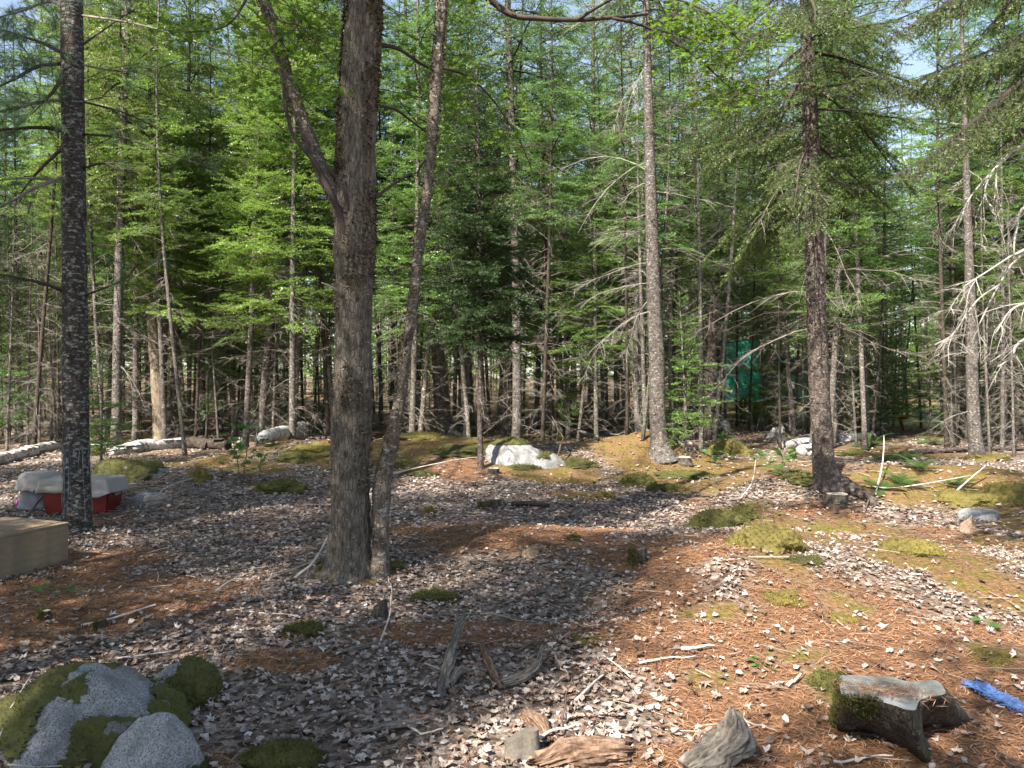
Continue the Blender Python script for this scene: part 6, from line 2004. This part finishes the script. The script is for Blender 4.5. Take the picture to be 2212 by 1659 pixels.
def camp_bin():
    g = ground_at(66, 1104)
    prof = [(0.235, 0.0), (0.245, 0.0), (0.247, 0.05), (0.232, 0.055), (0.225, 0.10), (0.21, 0.25), (0.197, 0.39), (0.19, 0.405), (0.0, 0.41)]
    n = 40
    th = np.linspace(0, 2 * math.pi, n, endpoint=False)
    V = np.concatenate([np.stack([np.cos(th) * a, np.sin(th) * a, np.full(n, b)], -1) for a, b in prof])
    i, j = np.meshgrid(np.arange(len(prof) - 1), np.arange(n), indexing='ij')
    a = (i * n + j).ravel(); b = (i * n + (j + 1) % n).ravel()
    t = thing('plastic_bin', 'grey plastic bin turned upside down under a tarpaulin', 'bin', (g[0], g[1] + 0.2, g[2]))
    part('body', new_mesh('body', V, [np.stack([a, b, b + n, a + n], -1)], np.full(len(V), 0.5), True), mat_plain('grey_plastic', (0.11, 0.12, 0.14), 0.5, 0.4, 0.12, 4), t)
    o = part('handle', box_mesh('handle', 0.015, 0.12, 0.03, 0.006), mat_plain('pink_plastic', (0.65, 0.12, 0.55), 0.5, 0.4, 0.05), t)
    o.location = (-0.252, -0.06, 0.08); o.rotation_euler = (0.35, 0, 0.5)
    g2 = ground_at(152, 1114)
    c = thing('cooler', 'faded red cooler with a cream rim behind the pine trunk', 'cooler', (g2[0] + 0.03, g2[1] + 0.22, g2[2]), 0.08)
    o = part('body', box_mesh('body', 0.76, 0.40, 0.29, 0.02, 0.90), mat_plain('red_plastic', (0.14, 0.012, 0.008), 0.45, 0.4, 0.2, 5), c); o.location = (0, 0, 0.145)
    o = part('rim', box_mesh('rim', 0.80, 0.44, 0.035, 0.012), mat_plain('cream_plastic', (0.24, 0.21, 0.15), 0.5, 0.4, 0.2, 12), c); o.location = (0, 0, 0.307)
    o = part('lid', box_mesh('lid', 0.79, 0.43, 0.06, 0.02), M_cream, c); o.location = (0, 0, 0.357)
    for s in (-1, 1):
        o = part('handle', box_mesh('handle', 0.02, 0.16, 0.03, 0.008), M_cream, c); o.location = (s * 0.39, 0, 0.22)
    # tarpaulin over both
    y0 = 0.5 * (g[1] + g2[1]) + 0.2
    nx, ny = 110, 80
    X, Y = np.meshgrid(np.linspace(g[0] - 0.32, g2[0] + 0.47, nx), np.linspace(y0 - 0.62, y0 + 0.42, ny))
    zb = g[2]
    dbin = np.hypot(X - g[0], Y - (g[1] + 0.2))
    hb = np.where(dbin < 0.215, 0.425, 0.425 - np.clip(dbin - 0.215, 0, 1) * 3.2)
    ex = np.abs(X - (g2[0] + 0.03)) - 0.40; ey = np.abs(Y - (g2[1] + 0.22)) - 0.225
    dc = np.maximum(np.maximum(ex, ey), 0)
    dz = g2[2] - g[2]
    hc = np.where(dc <= 0, 0.402 + dz, 0.402 + dz - dc * 6.0)
    Z = np.maximum(np.maximum(hb, hc), 0.17 + 0.10 * n2(X, Y, 3.0, 2, 91))
    for _ in range(3):
        Z[1:-1, 1:-1] = (Z[1:-1, 1:-1] * 2 + Z[:-2, 1:-1] + Z[2:, 1:-1] + Z[1:-1, :-2] + Z[1:-1, 2:]) / 6 + 0.0
    Z = np.maximum(Z, np.maximum(np.where(dbin < 0.2, 0.43, 0), np.where(dc <= 0, 0.405 + dz, 0)))
    Z = Z + zb + 0.006 + 0.055 * (np.abs(n2(X, Y, 6, 3, 92) - 0.5))
    V = np.stack([X.ravel(), Y.ravel(), Z.ravel()], -1)
    i, j = np.meshgrid(np.arange(ny - 1), np.arange(nx - 1), indexing='ij')
    a = (i * nx + j).ravel()
    F = np.stack([a, a + 1, a + 1 + nx, a + nx], -1)
    # ragged front edge: the sheet ends where it would hang in front of the cooler's middle
    cen = V[F].mean(1)
    hem = zb + 0.235 + dz * np.clip((cen[:, 0] - g[0] - 0.2) / 0.2, 0, 1) + 0.13 * (n2(cen[:, 0], cen[:, 1] * 0.2, 3.5, 2, 93) - 0.3)
    F = F[cen[:, 2] > hem]
    ids = np.unique(F); mp = np.full(len(V), -1); mp[ids] = np.arange(len(ids))
    me = new_mesh('tarpaulin', V[ids] - g, [mp[F]], np.full(len(ids), 0.5), True)
    o = single('tarpaulin', me, mat_plain('tan_canvas', (0.30, 0.275, 0.25), 0.85, 0.15, 0.12, 14, 0.3), 'creased tan tarpaulin draped over the grey bin and red cooler', 'tarpaulin', tuple(g))
    m = o.modifiers.new('thickness', 'SOLIDIFY'); m.thickness = 0.004
M_cream = mat_plain('cream_lid', (0.27, 0.25, 0.21), 0.5, 0.4, 0.12, 8)
camp_bin()

def brush_pile():
    r = np.random.default_rng(44)
    segs = []
    for k in range(70):
        dx = 240 + 220 * r.random(); dy = 1055 + 45 * r.random()
        p = ground_at(dx, dy) + np.array([0, 0, 0.02 + 0.10 * r.random()])
        az = r.random() * 6.283
        dead_branch(p, (math.cos(az), math.sin(az) * 0.6, 0.1 + 0.25 * r.random()), 0.3 + 0.6 * r.random(), 0.006, r, segs, 0.5, 6)
    mb = twig_wood_mesh(segs)
    single('brush_pile', mb.mesh('brush_pile'), M['dead_twig'], 'tangle of dead brown twigs piled beside the red cooler', 'brush', kind='stuff')
brush_pile()

def blue_scrap():
    r = np.random.default_rng(45)
    ctr = smooth_path([gp(2098, 1488, 0.02), gp(2120, 1502, 0.035), gp(2150, 1518, 0.03), (gp(2180, 1530, 0.03)), gp(2204, 1545, 0.02)], 40)
    wdt = np.interp(np.linspace(0, 1, 40), [0, 0.25, 0.6, 0.9, 1], [0.008, 0.045, 0.036, 0.022, 0.006])
    nn = 9
    tv = nrm(np.gradient(ctr, axis=0)); lt = nrm(np.cross(tv, [0, 0, 1]))
    V = np.concatenate([ctr + lt * (wdt * q)[:, None] + np.array([0, 0, 1]) * (fbm(np.stack([np.arange(40) * 0.4, np.full(40, q * 3), np.zeros(40)], -1), 2, 7) - 0.4)[:, None] * 0.05 for q in np.linspace(-1, 1, nn)])
    i, j = np.meshgrid(np.arange(nn - 1), np.arange(39), indexing='ij')
    a = (i * 40 + j).ravel()
    F = np.stack([a, a + 1, a + 41, a + 40], -1)
    F = F[r.random(len(F)) > 0.6]
    blue = mat_plain('blue_tarpaulin', (0.13, 0.24, 0.52), 0.6, 0.3, 0.35, 60)
    org = ctr[0]
    t = thing('tarpaulin_scrap', 'frayed strip of blue woven tarpaulin lying on the needles', 'scrap', tuple(org))
    part('strip', new_mesh('strip', V - org, [F], np.full(len(V), 0.5), True), blue, t)
    n = 620
    k = r.integers(0, 40, n)
    p = ctr[k] + lt[k] * (wdt[k] * (r.random(n) * 2 - 1) * 1.1)[:, None] + np.array([0, 0, 0.015]) * r.random(n)[:, None]
    d = nrm(tv[k] + lt[k] * r.normal(size=n)[:, None] * 0.6 + np.array([0, 0, 0.15]) * r.normal(size=n)[:, None]) * (0.03 + 0.10 * r.random(n) ** 2)[:, None]
    V, F = prisms(p - d * 0.5, p + d * 0.5, 0.0011, 0.0007)
    part('fibres', new_mesh('fibres', V - org, [F], np.full(len(V), 0.5)), blue, t, 'stuff')
blue_scrap()

# ------------------------------------------------------------------ camp seen through the trees
def shelter():
    d0 = 25.0
    A = at(1568, 860, d0); B = at(1850, 860, d0 + 1.5)
    zt = at(1600, 735, d0)[2]; zl = at(1600, 866, d0)[2]
    ax = nrm((B - A) * np.array([1, 1, 0])); L = np.linalg.norm((B - A)[:2])
    zg = float(gz(A[0], A[1]))
    org = np.array([A[0], A[1], zg])
    t = thing('tarpaulin_shelter', 'green tarpaulin shelter glimpsed between the trees', 'shelter', tuple(org), math.atan2(ax[1], ax[0]))
    green = mat_plain('green_tarpaulin', (0.04, 0.42, 0.30), 0.55, 0.3, 0.25, 2.5, 0.3)
    def sheet(name, f, nx=40, ny=20):
        U, W = np.meshgrid(np.linspace(0, 1, nx), np.linspace(0, 1, ny))
        P = f(U, W)
        i, j = np.meshgrid(np.arange(ny - 1), np.arange(nx - 1), indexing='ij')
        a = (i * nx + j).ravel()
        o = part(name, new_mesh(name, P.reshape(-1, 3), [np.stack([a, a + 1, a + 1 + nx, a + nx], -1)], np.full(nx * ny, 0.5), True), green, t)
        m = o.modifiers.new('thickness', 'SOLIDIFY'); m.thickness = 0.004
    h0, h1 = zl - zg, zt - zg
    wr = lambda U, W, s: 0.06 * (n2(U * 4, W * 2, 2.5, 3, s) - 0.5)
    sheet('front_wall', lambda U, W: np.stack([U * L * 0.25, wr(U, W, 1), h0 + (h1 - h0 - 0.15 * np.abs(U - 0.7)) * W - 0.08 * np.sin(U * 9) * (1 - W)], -1))
    sheet('side_wall', lambda U, W: np.stack([L * 0.36 + U * L * 0.64, 0.9 + wr(U, W, 2), h0 - 0.1 + (h1 - h0 - 1.0) * W], -1))
    sheet('roof', lambda U, W: np.stack([-0.15 + U * (L + 0.3), 0.05 + W * 2.9, h1 + 0.02 - 0.9 * W - 1.05 * U + 0.04 * np.sin(U * 12) * (1 - W) + wr(U, W, 3)], -1))
    for (x, y, h) in ((0.03, 0.08, h1 - 0.2), (L * 0.33, 0.08, h1 - 0.5), (L, 1.0, h1 - 1.0), (0.03, 2.6, h1 - 0.7), (L, 2.6, h1 - 1.3)):
        V, F, _ = tube(np.array([[x, y, -0.1], [x, y, h * 0.5], [x, y, h]]), np.array([0.04, 0.04, 0.035]), 8)
        part('pole', new_mesh('pole', V, F, np.full(len(V), 0.5), True), M['fir_bark'], t)
    # white box on a post
    g = at(1708, 862, 22.0); zg = float(gz(g[0], g[1]))
    t = thing('utility_post', 'small white box on a white post before the green shelter', 'post', (g[0], g[1], zg))
    wh = mat_plain('white_paint', (0.75, 0.76, 0.78), 0.5, 0.3, 0.05)
    zt = at(1708, 845, 22.0)[2] - zg
    o = part('post', box_mesh('post', 0.07, 0.05, zt + 0.1, 0.004), wh, t); o.location = (0, 0, zt / 2)
    o = part('box', box_mesh('box', 0.15, 0.10, 0.20, 0.01), wh, t); o.location = (0.01, -0.01, zt + 0.18)
    # picnic table
    g = at(1880, 880, 23.0); zg = float(gz(g[0], g[1]))
    t = thing('picnic_table', 'brown wooden picnic table beyond the young firs', 'table', (g[0], g[1], zg), 0.15)
    br = mat_grain('brown_planks', (0.14, 0.06, 0.03), (0.30, 0.14, 0.07), (2, 20, 20), 3.0)
    for k in range(5):
        o = part('plank', box_mesh('plank', 1.8, 0.14, 0.035, 0.004), br, t); o.location = (0, (k - 2) * 0.15, 0.75)
    for s in (-1, 1):
        for q in (0, 1):
            o = part('bench_plank', box_mesh('bench_plank', 1.8, 0.13, 0.035, 0.004), br, t); o.location = (0, s * (0.62 + q * 0.14), 0.45)
        for e in (-1, 1):
            o = part('leg', box_mesh('leg', 0.04, 0.10, 0.95, 0.004), br, t); o.location = (e * 0.7, s * 0.35, 0.37); o.rotation_euler = (s * 0.6, 0, 0)
        o = part('crossbar', box_mesh('crossbar', 0.04, 1.5, 0.09, 0.004), br, t); o.location = (s * 0.655, 0, 0.40)
    g = at(2015, 868, 27.0)
    zg = float(gz(g[0], g[1]))
    V, F = rock_shape((0.55, 0.3, 0.22), 61, [], 0.2, ICO3)
    single('bundle', new_mesh('bundle', V, [F], np.full(len(V), 0.5), True), mat_plain('pale_cloth', (0.6, 0.64, 0.72), 0.8, 0.2, 0.3, 4), 'pale blue-white bundle lying on the sunny lawn', 'bundle', (g[0], g[1], zg + 0.15))
shelter()

# ------------------------------------------------------------------ low plants
LEAFM = {}
def leaf_mesh(key, out, mat, curl=0.8):
    if key not in LEAFM:
        r = np.random.default_rng(len(LEAFM) + 70)
        ms = []
        for i in range(4):
            V, F, A = leaf_batch(np.array([[0, 0, 0.0]]), np.array([1.0]), out, 0.0, curl, r)
            me = new_mesh('leaf', V, [F], A); me.materials.append(M[mat]); ms.append(me)
        LEAFM[key] = ms
    return LEAFM[key]

def seedling(dx, dy, hpx, n, leaf, label, key='maple', out=OUT_MAPLE, mat='green_leaf', spread=0.35, stems=1, seed=1):
    r = np.random.default_rng(seed)
    g = ground_at(dx, dy)
    H = hpx / FD * g[1]
    t = thing('seedling', label, 'plant', tuple(g))
    ms = leaf_mesh(key, out, mat)
    paths = []
    for s in range(stems):
        az = r.random() * 6.28
        off = np.array([math.cos(az), math.sin(az), 0]) * spread * H * (0.5 if stems > 1 else 0.15)
        pts = smooth_path([np.zeros(3) + off * 0.1, np.array([0, 0, H * 0.45]) + off * 0.5, np.array([0, 0, H * (0.75 + 0.25 * r.random())]) + off], 12)
        V, F, _ = tube(pts, np.linspace(0.007, 0.003, 12) * max(H, 0.3), 6)
        part('stem', new_mesh('stem', V, F, np.full(len(V), 0.5), True), M['green_leaf'] if H < 0.5 else M['fir_bark'], t)
        paths.append(pts)
    segs = []
    for k in range(n):
        P = paths[k % stems]
        f = 0.25 + 0.75 * r.random()
        i = min(int(f * 11), 11)
        az = r.random() * 6.28
        L = leaf * (0.5 + 0.7 * r.random())
        e = P[i] + np.array([math.cos(az) * L, math.sin(az) * L, 0.15 * L])
        segs.append((P[i], e, 0.002, 0.0014))
        o = part('leaf', ms[k % 4], None, t)
        s = leaf * (0.65 + 0.6 * r.random())
        o.scale = (s, s, s)
        o.location = tuple(e + np.array([math.cos(az), math.sin(az), -0.15]) * s * 0.3)
        o.rotation_euler = (r.normal() * 0.35 + 0.25, r.normal() * 0.35, az - math.pi / 2)
    part('stalks', twig_wood_mesh(segs).mesh('stalks'), M['green_leaf'], t, 'stuff')

seedling(522, 1040, 150, 34, 0.17, 'leafy maple seedling with big green leaves before the birch logs', seed=11, stems=3)
seedling(560, 1030, 90, 12, 0.13, 'smaller leafy maple seedling leaning right of the big one', seed=12, stems=2)
seedling(705, 905, 60, 7, 0.15, 'thin maple seedling with few leaves in the shade left of the maple', seed=13)
seedling(125, 1290, 34, 7, 0.085, 'low green plant with rounded leaves before the plywood box', 'oval', OUT_OVAL, 'green_leaf', 0.8, 2, 14)
seedling(1700, 1035, 90, 12, 0.13, 'leafy green seedling left of the stout spruce foot', 'oval', OUT_OVAL, 'green_leaf', 0.5, 3, 15)
seedling(1650, 1025, 60, 9, 0.13, 'low broad-leaved green seedling before the birch logs', 'oval', OUT_OVAL, 'green_leaf', 0.6, 2, 16)
seedling(1560, 1010, 60, 8, 0.13, 'broad-leaved seedling beside the tawny moss hump', 'oval', OUT_OVAL, 'green_leaf', 0.6, 2, 17)
seedling(1630, 935, 110, 22, 0.22, 'tall broad-leaved shrub in front of the green shelter', 'oval', OUT_OVAL, 'green_leaf', 0.5, 3, 18)
seedling(2150, 1358, 22, 6, 0.07, 'tiny bright green seedling among sunlit leaves', 'oval', OUT_OVAL, 'green_leaf', 0.8, 2, 19)
seedling(1650, 1440, 14, 5, 0.06, 'tiny clover-like green sprout on orange needles', 'oval', OUT_OVAL, 'green_leaf', 0.9, 1, 20)
seedling(1265, 935, 110, 12, 0.16, 'maple seedling with drooping bright leaves behind the white stones', seed=21, stems=2)
seedling(1010, 925, 120, 14, 0.16, 'maple seedling with pale leaves beside the curved spruce', seed=22, stems=2)
seedling(1095, 930, 120, 10, 0.17, 'maple seedling with light leaves behind the dark young spruce', seed=23, stems=1)

def frond_mesh():
    r = np.random.default_rng(31)
    n = 26
    f = np.linspace(0, 1, n)
    rach = np.stack([f * 1.0, 0 * f, 0.75 * f - 0.62 * f ** 2], -1)
    mb = MB()
    V, F, _ = tube(rach, np.linspace(0.008, 0.002, n), 4)
    mb.add(V, F, 0.2)
    for s in (-1, 1):
        for i in range(3, n):
            L = 0.27 * math.sin(math.pi * min(1, (f[i] * 0.93 + 0.07)) ** 0.75) + 0.02
            a = rach[i]
            tip = a + np.array([0.35 * L, s * L, -0.12 * L])
            m = 9
            for j in range(m):
                q0 = a + (tip - a) * (j / m); q1 = a + (tip - a) * ((j + 0.9) / m)
                w = 0.045 * (1 - j / m) + 0.006
                mb.add([q0 + np.array([-0.2 * w, 0, 0]), q1, (q0 + q1) / 2 + np.array([w, 0.3 * s * w, -0.01]), (q0 + q1) / 2 + np.array([-w, 0.3 * s * w, -0.01])], np.array([[0, 2, 1], [0, 1, 3]]), r.random())
    me = mb.mesh('frond')
    me.materials.append(M['fern_leaf'])
    return me
FROND = frond_mesh()
def fern(dx, dy, R, label, n=7, seed=0):
    r = np.random.default_rng(seed + int(dx))
    g = ground_at(dx, dy)
    t = thing('fern', label, 'fern', tuple(g), group='ferns on the wood floor')
    for k in range(n):
        o = part('frond', FROND, None, t)
        s = 0.72 * R * (0.75 + 0.4 * r.random())
        o.scale = (s, s, s)
        o.rotation_euler = (r.normal() * 0.12, -0.1 + r.normal() * 0.2, k * 6.283 / n + r.normal() * 0.3)
for q in [(1880, 965, 0.75, 'green fern clump right of the stout spruce'), (1840, 985, 0.6, 'low fern beside the thin mossy pole'), (1955, 990, 0.65, 'fern spreading before the young firs'), (1905, 1000, 0.55, 'fern before the pointed snag'), (1530, 965, 0.6, 'fern over the tawny moss hump'),
          (1560, 948, 0.6, 'fern behind the tawny moss hump'), (1900, 1058, 0.42, 'fern by the forked grey dead branch'), (1945, 1048, 0.38, 'fresh green fern on the sunlit moss'), (1715, 925, 0.7, 'sunlit fern by the broken birch stump'), (1800, 935, 0.8, 'bright fern right behind the stout spruce'),
          (2010, 960, 0.7, 'fern under the bare poles by the lawn'), (1985, 1015, 0.5, 'small fern in the mossy hollow'), (1300, 925, 0.6, 'dim fern between the mossy boulders'), (2070, 1050, 0.4, 'small fern under the bleached branches'), (110, 935, 0.6, 'fern in the shade behind the birch lengths'), (1760, 915, 0.7, 'fern behind the birch logs by the stout spruce')]:
    fern(*q)

fallen_leaves()

# ------------------------------------------------------------------ trees standing round the photographer, they shade the clearing
SHADE = [('fir_a', -6.8, -3.0, 1.15), ('birch_young', -5.8, -0.4, 1.3), ('birch_young', -4.3, 1.5, 0.95), ('pole', -8.0, -1.0, 1.4), ('fir_b', -7.0, 1.8, 1.25), ('spruce_a', -9.6, 1.0, 1.15), ('fir_a', -9.2, 4.2, 1.1),
         ('pole', -10.4, 5.6, 1.3), ('birch_young', -3.6, -0.4, 0.8), ('shrub_fir', -2.26, -1.95, 1.52), ('shrub_fir', -2.75, -2.7, 1.42), ('fir_b', -4.3, -1.1, 0.80), ('pole', -8.0, 6.0, 1.2), ('maple_young', -6.4, 4.7, 1.1), ('fir_b', -10.4, 9.2, 1.2),
         ('pole', -5.7, 2.6, 1.3), ('pole', -5.0, -1.2, 1.2), ('fir_a', -5.6, -2.6, 0.95), ('birch_young', -8.4, 3.4, 1.3)]
for k, (key, x, y, s) in enumerate(SHADE):
    TREES.append((x, y))
    plant(key, x, y, s, label=None, group='trees standing round the clearing')
